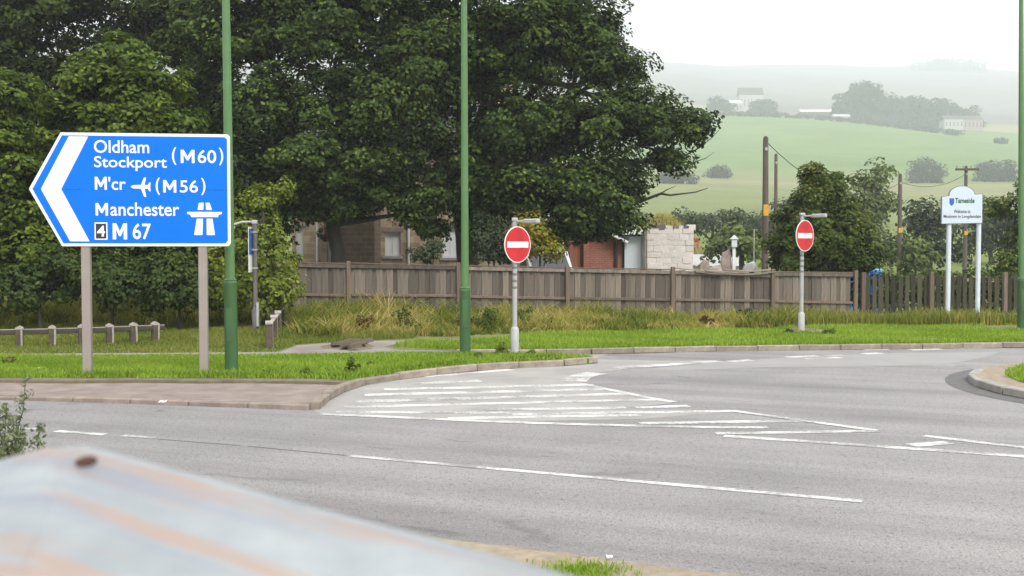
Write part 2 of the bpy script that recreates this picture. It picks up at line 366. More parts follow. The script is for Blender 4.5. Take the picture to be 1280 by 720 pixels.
def hillmat():
    m, n, l, b = newmat('terrain_grass')
    g = n.new('ShaderNodeNewGeometry'); pos = g.outputs['Position']
    dv = n.new('ShaderNodeVectorMath'); dv.operation = 'SCALE'; dv.inputs['Scale'].default_value = 1 / KF; l.new(pos, dv.inputs[0]); pos = dv.outputs[0]
    sep = n.new('ShaderNodeSeparateXYZ'); l.new(pos, sep.inputs[0])
    nz = noise(n, l, .007, 4, .6, pos)
    # distance up the valley, bent by slow noise and by the lie of the walls
    mul = n.new('ShaderNodeMath'); mul.operation = 'MULTIPLY_ADD'; l.new(nz.outputs[0], mul.inputs[0]); mul.inputs[1].default_value = 110; l.new(sep.outputs[1], mul.inputs[2])
    mx_ = n.new('ShaderNodeMath'); mx_.operation = 'MULTIPLY_ADD'; l.new(sep.outputs[0], mx_.inputs[0]); mx_.inputs[1].default_value = .22; l.new(mul.outputs[0], mx_.inputs[2])
    mr = n.new('ShaderNodeMapRange'); mr.inputs[1].default_value = 0; mr.inputs[2].default_value = 2100; l.new(mx_.outputs[0], mr.inputs[0])
    G1, G2, TAN, OCH, MOOR = (.105, .17, .04), (.125, .19, .055), (.24, .21, .10), (.18, .185, .075), (.085, .078, .072)
    st = [(0, (.11, .14, .035)), (.12, (.12, .15, .04)), (.165, (.15, .175, .06)), (.2, OCH), (.225, (.19, .19, .08)), (.24, (.15, .19, .06)), (.262, G1), (.36, G2), (.425, G1), (.435, OCH), (.47, (.19, .19, .09)), (.485, TAN), (.51, OCH), (.55, MOOR), (.75, (.12, .10, .08)), (1, MOOR)]
    r = rampnode(n, st); l.new(mr.outputs[0], r.inputs[0])
    n2 = noise(n, l, .035, 6, .65, pos); r2 = rampnode(n, [(.3, .8), (.7, 1.2)]); l.new(n2.outputs[0], r2.inputs[0])
    n3 = noise(n, l, 1.5, 4, .65, pos); r3 = rampnode(n, [(.3, .85), (.7, 1.15)]); l.new(n3.outputs[0], r3.inputs[0])
    c = mixc(n, l, 1, r.outputs[0], r2.outputs[0], 'MULTIPLY'); c = mixc(n, l, 1, c, r3.outputs[0], 'MULTIPLY')
    l.new(c, b.inputs['Base Color']); b.inputs['Roughness'].default_value = .95; b.inputs['Specular IOR Level'].default_value = .1
    return m
ys = np.concatenate([np.arange(-80, 26, 6), np.arange(26, 60, 1.0), np.arange(60, 140, 4), np.arange(140, 1600, 14), np.arange(1600, 5281, 50)])
xs = np.concatenate([np.arange(-2900, -160, 60), np.arange(-160, 800, 10), np.arange(800, 3601, 60)])
XX, YY = np.meshgrid(xs, ys); ZZ = terr(XX, YY)
nx, ny = len(xs), len(ys)
idx = np.arange(nx * ny).reshape(ny, nx)
fc = np.stack([idx[:-1, :-1], idx[:-1, 1:], idx[1:, 1:], idx[1:, :-1]], -1).reshape(-1)
me = arr_mesh('terrain', np.stack([XX, YY, ZZ], -1).reshape(-1, 3), fc, 4); me.shade_smooth()
tag(link('terrain', me, hillmat()), 'green and straw coloured hillside fields rising into mist behind the road', kind='structure')

# ------------------------------------------------------------------ road and its markings
road = MB().slab([(-60, -3), (60, -3), (60, 30), (-60, 30)], -.04, 0).build('road', M['asphalt'])
tag(road, 'worn grey asphalt road curving round the junction', kind='structure')
def stripe(p0, p1, w, z=.004, wid1=None):
    a, b = gp(*p0), gp(*p1); d = (b - a).normalized(); nrm = Vector((-d.y, d.x, 0)); w1 = wid1 or w
    N = max(2, int((b - a).length / .5)); L, Rr = [], []
    for i in range(N + 1):
        t = i / N; p = a.lerp(b, t); ww = (w + (w1 - w) * t) / 2 * (1 + random.uniform(-.06, .06))
        L.append(p + nrm * ww); Rr.append(p - nrm * ww)
    poly = L + Rr[::-1]
    o = MB().add([(p.x, p.y, z) for p in poly], [tuple(range(len(poly)))]).build('road_marking', M['paint'], road)
    return o
def curve_stripe(pts, w, z=.0045):
    P = [gp(*p) for p in pts]; L, Rr = [], []
    for i, p in enumerate(P):
        d = (P[min(i + 1, len(P) - 1)] - P[max(0, i - 1)]).normalized(); nrm = Vector((-d.y, d.x, 0)); ww = w / 2
        L.append(p + nrm * ww); Rr.append(p - nrm * ww)
    n = len(P); vv = [(p.x, p.y, z) for p in L + Rr]
    return MB().add(vv, [(i, i + 1, n + i + 1, n + i) for i in range(n - 1)]).build('road_marking', M['paint'], road)
MB().add([(p.x, p.y, .002) for p in (gp(*q) for q in ((390, 512), (400, 500), (440, 478), (500, 468), (560, 460), (640, 454), (742, 449), (830, 451), (890, 450.5), (890, 454), (790, 460), (722, 470), (724, 477), (842, 504), (760, 512), (905, 516), (800, 524), (640, 527), (400, 517)))], [tuple(range(19))]).build('dusty_apron', M['dusty'], road)
M['lightpatch'] = simple('worn_light_tarmac', (.245, .24, .236), .85, 0, .12, 1.5, .3, 60)
MB().add([(p.x, p.y, .0021) for p in (gp(*q) for q in ((905, 452), (1000, 446), (1130, 441), (1250, 440), (1230, 447), (1180, 456), (1060, 458.5), (960, 459), (850, 463), (800, 462)))], [tuple(range(10))]).build('worn_patch', M['lightpatch'], road)
for q in (((196, 549), (300, 557)), ((310, 558), (432, 569.5))):
    o = stripe(q[0], q[1], .022, .003); o.name = 'tarmac_seam'; o.data.materials[0] = M['collar']
# lane dashes
stripe((437, 570), (1078, 627), .11)
stripe((152, 544.5), (193, 547.5), .12); stripe((70, 539), (132, 543.5), .12); stripe((8, 534), (48, 537), .12); stripe((-140, 523), (-30, 531), .12)
stripe((1420, 657), (1900, 705), .13)
# hatched apron: boundary lines and bars
curve_stripe([(400, 517.5), (500, 522), (600, 526.5), (700, 530), (800, 532.5), (900, 534.5), (960, 534.5)], .16)
stripe((895, 542), (1097, 539), .17); stripe((905, 545), (1285, 571), .16); stripe((1285, 571), (1700, 600), .16)
stripe((913, 513.5), (1098, 539), .14, .0065); stripe((1155, 545), (1285, 560), .14); stripe((1138, 557), (1186, 553.5), .2); stripe((1285, 560), (1650, 602), .14)
curve_stripe([(735, 481), (750, 485), (775, 490), (805, 496.5), (842, 503)], .15, .0065)
bars = [((529, 471), (640, 462)), ((517, 480), (600, 476)), ((480, 487), (735, 481)), ((456, 494), (752, 486.5)), ((444, 502), (785, 492.5)), ((430, 509), (822, 499.5)),
        ((600, 512.5), (782, 509.5)), ((795, 510), (861, 507.5)), ((420, 515), (640, 516)), ((640, 518), (915, 514)), ((560, 523), (800, 519)), ((800, 529.5), (1005, 526))]
for a, b in bars: stripe(a, b, .26 if a[1] < 505 else .2)
curve_stripe([(717, 477), (722, 472.5), (731, 469), (746, 466.5)], .42, .0045)
curve_stripe([(770, 460), (830, 456.5), (900, 451.5)], .34)
for a, b in (((912, 452), (940, 450)), ((984, 446.5), (1022, 445)), ((1034, 445), (1056, 444)), ((1080, 442.5), (1102, 441.5)), ((1138, 437.5), (1176, 436.5)), ((1010, 449), (1050, 447)), ((1190, 435.5), (1230, 435)), ((1080, 437.5), (1110, 437))):
    stripe(a, b, .25)
# pale concrete slip between verge and far verge
slip = MB().add([(p.x, p.y, .004) for p in (gp(520, 444), gp(745, 448), gp(760, 443), gp(752, 436), gp(560, 436))], [(0, 1, 2, 3, 4)]).build('slip_road_surface', M['dusty'])
tag(slip, 'pale strip of slip road between the verge and the far grass', kind='structure')

# ------------------------------------------------------------------ verges, pavement, kerbs
ZV = .10
def P(lst, z=ZV): return [gp(x, y, z) for x, y in lst]
verge_poly = P([(-260, 447), (0, 446), (340, 445), (520, 442.5), (600, 442), (650, 442.5), (700, 444), (742, 447), (736, 448.5), (640, 452.5), (560, 458.5), (500, 466), (450, 473.5), (436, 476), (390, 474), (250, 473.5), (0, 473), (-260, 472)])
verge = MB().slab(verge_poly, -.03, ZV).build('mown_verge', M['turf']); tag(verge, 'bright green mown verge behind the direction sign', kind='structure')
pave_poly = P([(-260, 472), (0, 473), (250, 473.5), (390, 474), (436, 476), (412, 488), (397, 500), (390, 506), (250, 501), (100, 496), (0, 493.5), (-260, 489)], .06)
pave = MB().slab(pave_poly, -.03, .06).build('pavement', M['pavement']); tag(pave, 'pinkish gritty pavement under the direction sign', kind='structure')
MB().slab(P([(-260, 471), (0, 471.6), (120, 472.2), (250, 472), (390, 472.6), (440, 475), (430, 478), (390, 476.6), (300, 475.4), (250, 476), (180, 475), (90, 475.8), (0, 475), (-260, 474)], .104), .0, .104).build('soil_margin', M['soil'], pave)
far_poly = P([(-300, 444), (0, 443), (350, 441), (560, 438), (660, 437), (745, 436.5), (880, 433), (1000, 431.5), (1280, 428.5), (1700, 426)])
far_poly += [Vector((40, 36, ZV)), Vector((-40, 36, ZV))]
farv = MB().slab(far_poly, -.03, ZV).build('far_verge', M['rough_turf']); tag(farv, 'rough grass verge running along the timber fence', kind='structure')
path_poly = P([(-300, 448.5), (-300, 444), (0, 442.6), (350, 440), (372, 431.5), (440, 427), (640, 421.8), (640, 423.4), (500, 428.5), (480, 433.5), (500, 437.5), (575, 438.3), (575, 443), (520, 443.5), (340, 446), (0, 447)], .106)
path = MB().slab(path_poly, .0, .106).build('footpath', M['path']); tag(path, 'thin grey footpath winding behind the mown verge', kind='structure')
near_poly = [gp(-700, 500, .1)] + P([(0, 598), (300, 640), (650, 686), (720, 694), (900, 717), (960, 725), (1200, 757), (1800, 840)], .1) + [Vector((9, -3, .1)), Vector((-30, -3, .1))]
nearv = MB().slab(near_poly, -.03, .1).build('near_verge', M['sand']); tag(nearv, 'sandy grit edge of the near verge', kind='structure')
# kerb stones
def kerb_run(pts, parent, mat, z, w=.13, L=.915, proud=.012, gap=.012, closed=False):
    pts = [Vector((p[0], p[1], 0)) for p in pts]
    seg = [(pts[i + 1] - pts[i]).length for i in range(len(pts) - 1)]; tot = sum(seg)
    n = max(1, round(tot / L)); L = tot / n
    def pos(s):
        for i, d in enumerate(seg):
            if s <= d or i == len(seg) - 1: return pts[i].lerp(pts[i + 1], min(1, s / d))
            s -= d
    me = None
    for k in range(n):
        a, b = pos(k * L), pos((k + 1) * L); d = b - a
        if me is None:
            o = MB().box(-.5, .5, -w / 2, w / 2, -.12, 0, bev=.014).build('kerb_stone', mat, parent); me = o.data
        else:
            o = link('kerb_stone', me, mat, parent)
        o.location = (a + b) / 2 + Vector((0, 0, z + proud + random.uniform(-.012, .01))); o.rotation_euler = (random.uniform(-.03, .03), random.uniform(-.012, .012), math.atan2(d.y, d.x) + random.uniform(-.01, .01))
        o.scale = (d.length - gap, 1, 1)
kerb_run(P([(745, 447.0), (738, 449.0), (690, 451.2), (640, 453.2), (560, 459.2), (500, 466.3), (450, 474), (425, 482), (405, 493), (393, 503)]), verge, M['kerb'], ZV)
kerb_run(P([(388, 506.5), (250, 501.5), (100, 496.5), (0, 494), (-260, 489)], .06), pave, M['pavekerb'], .05)
kerb_run(P([(570, 438.3), (660, 437.2), (745, 436.7), (880, 433.2), (1000, 431.7), (1280, 428.7), (1700, 426.2)]), farv, M['kerb'], ZV)
kerb_run(P([(-60, 590), (300, 639.5), (650, 686), (720, 694.3), (900, 717.5), (960, 725.5), (1200, 757), (1800, 840)], .1), nearv, M['kerb'], .08)
# round traffic island at the right
ic = Vector((10.75, 16.8, 0)); ir = 3.5
def ring(r, n=64): return [(ic.x + r * math.cos(2 * math.pi * k / n), ic.y + r * math.sin(2 * math.pi * k / n)) for k in range(n)]
isl = MB().slab(ring(ir), -.03, .11).build('traffic_island', M['sand']); tag(isl, 'round kerbed traffic island with grass', kind='structure')
MB().add([(x, y, .0045) for x, y in ring(ir + .45)], [tuple(range(64))]).build('dark_collar', M['collar'], isl)
MB().slab(ring(ir - .5), .02, .125).build('island_turf', M['turf'], isl)
kerb_run(ring(ir + .02) + [ring(ir + .02)[0]], isl, M['kerbgrey'], .10, w=.17, L=.9)

# ------------------------------------------------------------------ foliage tools
def rand_dirs(n, upbias=0.0):
    v = rng.normal(size=(n, 3)); v[:, 2] += upbias; v /= np.linalg.norm(v, axis=1)[:, None]; return v
def leaf_mesh(name, pos, nrm, size, tint, aspect=.72, fold=.18):
    """one pointed, folded leaf (two quads sharing the midrib -> 2 quads) per position"""
    n = len(pos)
    r = rng.normal(size=(n, 3)); t = np.cross(nrm, r); t /= (np.linalg.norm(t, axis=1)[:, None] + 1e-9)
    b = np.cross(nrm, t)
    s = size[:, None]
    base = pos - t * s * .5; tip = pos + t * s * .55 - nrm * s * .12
    ctr = pos + nrm * s * fold * .5
    l_ = pos + b * s * aspect * .5 + t * s * .04 - nrm * s * fold * .4; r_ = pos - b * s * aspect * .5 + t * s * .04 - nrm * s * fold * .4
    V = np.stack([base, l_, tip, r_], 1).reshape(-1, 3)
    i = np.arange(n)[:, None] * 4
    Fc = (i + np.array([[0, 1, 2, 0, 2, 3]])).reshape(-1)
    return arr_mesh(name, V, Fc, 3, np.repeat(tint, 4))
def clump_leaves(centres, rad, per, flat=.6, up=.55, size=.16, tint_base=None, outward=None):
    """clusters of leaves: domes that carry more leaves on their upper side"""
    m = len(centres); n = m * per
    d = rand_dirs(n, .35)
    rr = rng.uniform(.55, 1.0, n) ** .6
    c = np.repeat(centres, per, 0); ra = np.repeat(rad, per)
    off = d * (rr * ra)[:, None]; off[:, 2] *= flat
    pos = c + off
    nrm = d * (1 - up) + np.array([0, 0, 1]) * up
    if outward is not None: nrm += np.repeat(outward, per, 0) * .55
    nrm += rng.normal(size=(n, 3)) * .33; nrm /= np.linalg.norm(nrm, axis=1)[:, None]
    sz = size * rng.uniform(.65, 1.25, n)
    tb = np.repeat(tint_base, per) if tint_base is not None else 0.5
    tint = np.clip(tb + rng.normal(size=n) * .20, 0, 1)
    return pos, nrm, sz, tint
def limb_path(a, b, sag, n=7):
    a, b = Vector(a), Vector(b); L = (b - a).length; pts = []
    mid = (a + b) / 2 + Vector((random.uniform(-.1, .1) * L, random.uniform(-.1, .1) * L, sag * L))
    for i in range(n):
        t = i / (n - 1); p = a * (1 - t) ** 2 + mid * 2 * t * (1 - t) + b * t * t
        if 0 < i < n - 1: p += Vector((random.uniform(-1, 1), random.uniform(-1, 1), random.uniform(-1, 1))) * L * .018
        pts.append(p)
    return pts
def tree(name, label, cat, base, trunk_top, trunk_r, lobes, leaf, mat, clump_r=.6, per=70, cover=2.4, flat=.6, group=None, shell=(.55, 1.0), up=.6, limb_r=None, bare=None, barkmat=None, upb=.25, fill=0.0):
    root = empty(name, base, 0, label, cat, group)
    B = Vector(base); mb = MB(); barkmat = barkmat or M['bark']
    tp = limb_path((0, 0, -.1), Vector(trunk_top) - B, .0, 8)
    mb.tube(tp, [trunk_r * (1.35 if i == 0 else 1 - .075 * i) for i in range(8)], 10)
    centres, rads, outs, tb = [], [], [], []
    for (cx, cy, cz, rx, ry, rz) in lobes:
        c = Vector((cx, cy, cz)) - B
        k = min(7, max(3, int(7 * random.uniform(.45, 1))))
        lr = (limb_r or trunk_r * .42)
        lp = limb_path(tp[k], c, random.uniform(.02, .16), 8)
        mb.tube(lp, [lr * (1 - .1 * i) for i in range(8)], 7)
        for q in range(5):
            d = rand_dirs(1, .3)[0]; e = c + Vector((d[0] * rx, d[1] * ry, d[2] * rz)) * .9
            mb.tube(limb_path(lp[random.randint(4, 7)], e, .06, 5), [lr * .32, lr * .26, lr * .2, lr * .13, lr * .06], 5)
        area = 4 * math.pi * (((rx * ry) ** 1.6 + (rx * rz) ** 1.6 + (ry * rz) ** 1.6) / 3) ** (1 / 1.6)
        m = max(6, int(area * cover / (math.pi * clump_r ** 2)))
        d = rand_dirs(m, upb); s = rng.uniform(shell[0], shell[1], m) ** .7
        # uneven outline: some clumps poke out, others stay in
        s *= 1 + .13 * rng.normal(size=m)
        fq = 1.15 / clump_r; ph = rng.uniform(0, 6.28, 3)
        msk = np.sin(d[:, 0] * rx * fq + ph[0]) + np.sin(d[:, 1] * ry * fq + ph[1]) + np.sin(d[:, 2] * rz * fq * 1.5 + ph[2]) > (-.55 if fill and m > 70 else -1.4)
        d, s = d[msk], s[msk]; m = len(s)
        p = np.array(c)[None] + d * s[:, None] * np.array([rx, ry, rz])[None]
        centres.append(p); rads.append(clump_r * rng.uniform(.6, 1.3, m)); outs.append(d)
        tb.append(np.full(m, .42 + random.uniform(-.08, .1)) + rng.normal(size=m) * .10)
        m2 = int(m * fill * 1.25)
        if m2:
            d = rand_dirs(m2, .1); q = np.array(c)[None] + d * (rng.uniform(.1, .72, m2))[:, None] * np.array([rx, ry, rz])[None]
            centres.append(q); rads.append(clump_r * rng.uniform(.8, 1.2, m2)); outs.append(d); tb.append(np.full(m2, .05))  # inner clumps take the darkest leaf tint, crown shade put into their colour
    if bare:
        for pts, r0 in bare: mb.tube([Vector(p) - B for p in pts], [r0 * (1 - .85 * i / (len(pts) - 1)) for i in range(len(pts))], 5)
    mb.build('trunk', barkmat, root, True)
    C_ = np.concatenate(centres); zmin = .12 - B.z
    ok = C_[:, 2] > zmin
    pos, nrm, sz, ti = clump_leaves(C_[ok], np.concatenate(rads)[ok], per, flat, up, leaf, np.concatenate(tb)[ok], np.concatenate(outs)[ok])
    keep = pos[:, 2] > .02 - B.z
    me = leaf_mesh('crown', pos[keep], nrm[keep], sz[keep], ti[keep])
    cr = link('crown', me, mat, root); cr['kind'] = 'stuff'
    return root
def PL(px, py, D, rx, rz, ry=None):
    """a lobe of the crown: centre seen at (px, py), depth D, radii given in photograph pixels (ry in metres)"""
    c = at(px, py, D); s = D / F_PX
    return (c.x, c.y, c.z, rx * s, ry if ry else (rx + rz) * .5 * s, rz * s)

# big sycamore at the middle
D1 = 38.5
big = [PL(560, -60, 38.5, 150, 100, 3.2), PL(690, -40, 38.5, 95, 80, 2.6), PL(640, 55, 38, 95, 60, 2.6), PL(735, 45, 38.5, 55, 42, 1.7), PL(762, 88, 38, 50, 34, 1.5),
       PL(800, 140, 38, 52, 30, 1.3), PL(862, 157, 38.3, 34, 19, .9), PL(838, 204, 38.3, 26, 16, .8), PL(815, 165, 37.5, 42, 22, 1.1), PL(730, 160, 37.3, 75, 44, 2.0), PL(640, 160, 37, 80, 55, 2.1),
       PL(765, 225, 37.6, 48, 30, 1.3), PL(775, 268, 37.6, 30, 22, .9), PL(715, 245, 37, 60, 38, 1.7), PL(735, 283, 37, 42, 18, .9), PL(640, 240, 36.8, 60, 32, 1.6), PL(540, 95, 37.6, 85, 55, 2.3), PL(505, 175, 37, 70, 38, 1.7), PL(570, 215, 37, 50, 24, 1.3),
       PL(595, 262, 37.5, 38, 20, 1.0), PL(690, 292, 37.2, 28, 14, .8)]
bt = [([at(770, 262, 38), at(800, 252, 38.2), at(826, 242, 38.4), at(838, 244, 38.5), at(870, 240, 38.8), at(885, 235, 39)], .07), ([at(820, 246, 38.3), at(832, 238, 38.4), at(846, 232, 38.5)], .03),
      ([at(845, 200, 38.3), at(872, 186, 38.5), at(890, 172, 38.6), at(901, 160, 38.6)], .03), ([at(860, 205, 38.4), at(882, 198, 38.6), at(893, 190, 38.6)], .02)]
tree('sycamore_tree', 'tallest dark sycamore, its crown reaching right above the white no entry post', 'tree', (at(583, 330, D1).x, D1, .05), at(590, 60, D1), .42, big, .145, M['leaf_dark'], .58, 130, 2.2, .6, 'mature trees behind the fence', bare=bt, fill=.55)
D2 = 37.2
t2 = [PL(330, 40, 37, 105, 70, 2.5), PL(430, 10, 37.5, 120, 70, 2.8), PL(450, 115, 36.6, 95, 60, 2.2), PL(355, 140, 36.2, 80, 60, 2.0), PL(300, 205, 36, 50, 40, 1.5), PL(400, 200, 36, 85, 38, 1.9), PL(470, 215, 36.3, 60, 24, 1.3),
      PL(392, 256, 36.4, 44, 18, 1.0), PL(345, 240, 36.2, 30, 16, .8), PL(470, 246, 36.6, 46, 16, .9), PL(440, 264, 36.5, 30, 9, .6), PL(390, 268, 36.5, 30, 8, .6), PL(528, 250, 36.8, 34, 16, .8), PL(524, 272, 36.8, 24, 12, .6), PL(560, 250, 36.9, 26, 14, .7), PL(370, 258, 36.4, 26, 10, .6), PL(540, 285, 36.9, 14, 8, .5), PL(522, 60, 37.5, 60, 50, 1.8), PL(410, -80, 38, 150, 70, 3)]
tree('sycamore_tree', 'dark spreading sycamore beside the stone house, left of the middle lamp post', 'tree', (at(424, 330, D2).x, D2, .05), at(428, 130, D2), .30, t2, .14, M['leaf_dark'], .56, 130, 2.2, .58, 'mature trees behind the fence', fill=.6)
D3 = 41
t3 = [PL(40, 10, 41, 110, 60, 2.8), PL(180, 25, 41, 100, 55, 2.6), PL(110, -70, 42, 170, 70, 3.2), PL(0, 90, 40, 80, 80, 2.4), PL(250, 110, 40, 60, 70, 2.0), PL(230, 40, 40, 60, 50, 1.8), PL(120, 110, 40.5, 90, 60, 2.2), PL(255, 210, 39, 60, 60, 1.8), PL(275, 140, 39.5, 40, 44, 1.4), PL(-60, 40, 41, 90, 90, 2.6)]
tree('broadleaf_tree', 'shady dark tree filling the top left corner behind the brighter young sycamore', 'tree', (at(120, 330, D3).x, D3, .05), at(120, 60, D3), .36, t3, .16, M['leaf_blue'], .62, 95, 2.1, .45, 'mature trees behind the fence', fill=.6)
tree('understorey_tree', 'dark understorey tree between the direction sign and the stone house', 'tree', (at(300, 330, 40.5).x, 40.5, .05), at(300, 230, 40.5), .16, [PL(300, 215, 40.5, 60, 40, 1.5), PL(270, 270, 40.5, 60, 46, 1.6), PL(335, 270, 40.8, 32, 44, 1.3), PL(318, 320, 40.5, 40, 30, 1.4), PL(345, 205, 40.5, 40, 22, 1.1), PL(250, 330, 40.5, 50, 40, 1.5)], .17, M['leaf_blue'], .55, 60, 1.8, .5, 'mature trees behind the fence', fill=.5)
tree('understorey_tree', 'dark understorey tree behind the young sycamore and the left sign post', 'tree', (at(90, 330, 35).x, 35, .05), at(90, 200, 35), .16, [PL(20, 180, 35, 70, 60, 1.6), PL(110, 170, 35, 70, 60, 1.6), PL(200, 190, 35, 70, 60, 1.6), PL(0, 280, 35, 80, 60, 1.6), PL(100, 280, 35, 80, 60, 1.6), PL(200, 290, 35, 80, 60, 1.6), PL(30, 345, 35, 70, 36, 1.4), PL(140, 348, 35, 70, 34, 1.4), PL(240, 345, 35, 60, 36, 1.4)], .17, M['leaf_blue'], .55, 60, 1.6, .5, 'mature trees behind the fence', fill=.5)
D4 = 29.5
t4 = [PL(148, 72, 29.5, 38, 28, .8), PL(115, 108, 29.3, 46, 32, .95), PL(180, 112, 29.3, 46, 34, .95), PL(92, 155, 29, 46, 36, 1.0), PL(150, 160, 28.8, 56, 40, 1.1), PL(212, 155, 29.2, 40, 32, .9), PL(75, 215, 29, 52, 46, 1.1), PL(155, 230, 28.8, 76, 50, 1.3),
      PL(232, 225, 29.2, 46, 50, 1.0), PL(90, 290, 29, 70, 46, 1.2), PL(180, 300, 29, 76, 50, 1.3), PL(255, 300, 29.3, 44, 50, 1.0)]
tree('young_sycamore', 'fresh green young sycamore rising just behind the blue direction sign', 'tree', (at(150, 330, D4).x, D4, .05), at(150, 110, D4), .14, t4, .135, M['leaf_mid'], .42, 84, 2.2, .5, 'young trees and shrubs on the rough verge', fill=.5)
D5 = 27.5
t5 = [PL(8, 125, 27.6, 34, 38, .8), PL(-12, 185, 27.4, 52, 44, 1.0), PL(22, 235, 27.4, 42, 48, .9), PL(-10, 290, 27.4, 70, 52, 1.2), PL(45, 320, 27.4, 46, 40, .9)]
tree('young_tree', 'mid green young tree cut off by the left edge of the picture', 'tree', (at(-15, 330, D5).x, D5, .05), at(-8, 160, D5), .12, t5, .125, M['leaf_mid'], .38, 84, 2.2, .5, 'young trees and shrubs on the rough verge', fill=.5)
def shrub(label, pxb, D, lobes, mat, leaf=.11, clump=.28, per=50, cover=2.3, name='shrub', group='young trees and shrubs on the rough verge', flat=.8, up=.3, cat='shrub'):
    zb = float(terr(0, D)) if D > 37 else .08
    b = at(pxb, 330, D); lo = lobes
    top = max(lo, key=lambda q: q[2])
    return tree(name, label, cat, (b.x, D, zb), (b.x, D, max(zb + .4, top[2] - top[5] * .3)), .05, lo, leaf, mat, clump, per, cover, flat, group, (.5, 1), up, .025)
shrub('dark leafy shrub behind the knee rail at the far left', 50, 26.6, [PL(25, 362, 26.6, 46, 26, .8), PL(70, 350, 26.8, 40, 32, .8)], M['leaf_shrub'])
shrub('dark shrub between the two beige sign posts, nearer the left post', 140, 26.8, [PL(125, 352, 26.8, 44, 34, .9), PL(168, 360, 26.8, 36, 28, .8)], M['leaf_shrub'])
shrub('dark shrub between the two beige sign posts, nearer the right post', 225, 26.9, [PL(212, 350, 26.9, 44, 36, .9), PL(252, 362, 26.9, 32, 26, .7)], M['leaf_shrub'])
shrub('yellow green sapling shrub spilling over the end of the timber fence', 325, 27.6, [PL(322, 268, 27.8, 24, 34, .6), PL(306, 310, 27.6, 26, 40, .7), PL(338, 320, 27.6, 34, 36, .8), PL(318, 360, 27.4, 44, 34, .9), PL(352, 365, 27.4, 26, 26, .6), PL(350, 240, 28, 14, 14, .3)], M['leaf_lime'], .10, .26, 44, 1.9)
shrub('low lime green bush behind the small lit side sign', 290, 27.4, [PL(285, 360, 27.3, 32, 30, .8), PL(278, 330, 27.5, 22, 28, .6)], M['leaf_lime'], .10, .26, 44, 1.9)
shrub('yellow leaved bush behind the fence beside the nearer no entry sign', 672, 34.2, [PL(668, 300, 34.2, 20, 24, .6), PL(684, 312, 34.2, 14, 16, .5), PL(655, 285, 34.4, 12, 14, .4)], M['leaf_gold'], .12, .28, 40, 1.8, group='bushes behind the fence')
shrub('dark garden bush under the stone house window, left of the middle lamp post', 537, 35, [PL(530, 319, 35, 16, 9, .5), PL(543, 312, 35.2, 10, 12, .4)], M['leaf_hedge'], .1, .26, 44, 2.0, group='bushes behind the fence')
shrub('dark shaded bush between the middle lamp post and nearer no entry sign', 615, 35, [PL(602, 300, 35, 18, 30, .6), PL(622, 305, 35.2, 20, 26, .6), PL(640, 315, 35, 16, 16, .5)], M['leaf_hedge'], .1, .26, 44, 2.2, group='bushes behind the fence')
# conical garden tree behind the far no entry sign
tc_ = [PL(1017, 220, 35, 13, 15, .45), PL(1042, 229, 35, 12, 13, .4), PL(1028, 238, 35, 22, 14, .6), PL(1018, 250, 35, 30, 18, .7), PL(1050, 262, 35, 24, 16, .6), PL(1000, 275, 35, 32, 20, .8), PL(1055, 288, 34.8, 34, 20, .9), PL(985, 308, 35, 30, 18, .8), PL(1030, 310, 34.6, 46, 22, 1.0), PL(1078, 316, 35, 26, 16, .8), PL(1008, 328, 34.8, 50, 12, .9), PL(1060, 328, 34.8, 38, 12, .9), PL(1020, 280, 34.6, 34, 22, .8)]
tree('garden_tree', 'dense dark bushy tree overhanging the fence behind the far no entry sign', 'tree', (at(1030, 330, 35.2).x, 35.2, .08), at(1028, 240, 35.2), .10, tc_, .11, M['leaf_tip'], .30, 84, 2.6, .75, fill=.4)
shrub('dark bush beyond the paling fence behind the rightmost lamp post', 1268, 40, [PL(1262, 335, 40, 22, 26, .7), PL(1278, 300, 40, 20, 24, .7), PL(1252, 262, 40, 22, 12, .5), PL(1290, 250, 40, 24, 26, .8), PL(1275, 350, 40, 26, 20, .8)], M['leaf_tip'], .14, .3, 44, 1.9, group='bushes behind the fence')
shrub('dark undergrowth seen through the gaps of the paling fence', 1150, 35.6, [PL(1085 + 44 * k, 368, 35.2, 32, 30, .5) for k in range(6)], M['leaf_shrub'], .12, .3, 40, 2.3, group='bushes behind the fence')
# valley trees beyond the fence
def valley(label, pxb, D, lobes, mat=None, leaf=.34, clump=.9, per=46, cover=2.0, name='valley_tree', group='trees on the valley floor'):
    b = at(pxb, 330, D); zb = float(terr(b.x, D)); top = max(lobes, key=lambda q: q[2])
    return tree(name, label, 'tree', (b.x, D, zb), (b.x, D, top[2]), .22, lobes, leaf, mat or M['leaf_far'], clump, per, cover, .75, group, (.5, 1), .35, .1)
valley('hazy green tree with twin tops just right of the dense garden tree', 1078, 85, [PL(1075, 238, 85, 26, 22, 1.6), PL(1100, 222, 86, 15, 14, 1.0), PL(1060, 270, 84, 30, 26, 1.8), PL(1095, 268, 85, 26, 34, 1.8), PL(1085, 310, 84, 40, 26, 2.2)])
valley('dark rounded tree right of the bare telegraph pole', 1160, 78, [PL(1152, 276, 78, 28, 24, 1.5), PL(1172, 296, 78, 24, 26, 1.4), PL(1145, 315, 78, 34, 24, 1.7), PL(1190, 316, 78, 20, 20, 1.2)], M['leaf_hedge'])
valley('bright green bush at the foot of the bare telegraph pole', 1135, 62, [PL(1132, 312, 62, 22, 20, .9), PL(1150, 325, 62, 20, 14, .8)], M['leaf_far'], .25, .55)
valley('grey green tree seen between the legs of the welcome board and the rightmost lamp post', 1240, 95, [PL(1240, 272, 95, 24, 18, 1.4), PL(1222, 290, 95, 18, 18, 1.2), PL(1262, 288, 95, 22, 22, 1.4), PL(1235, 302, 95, 30, 14, 1.4)], M['leaf_hedge'])
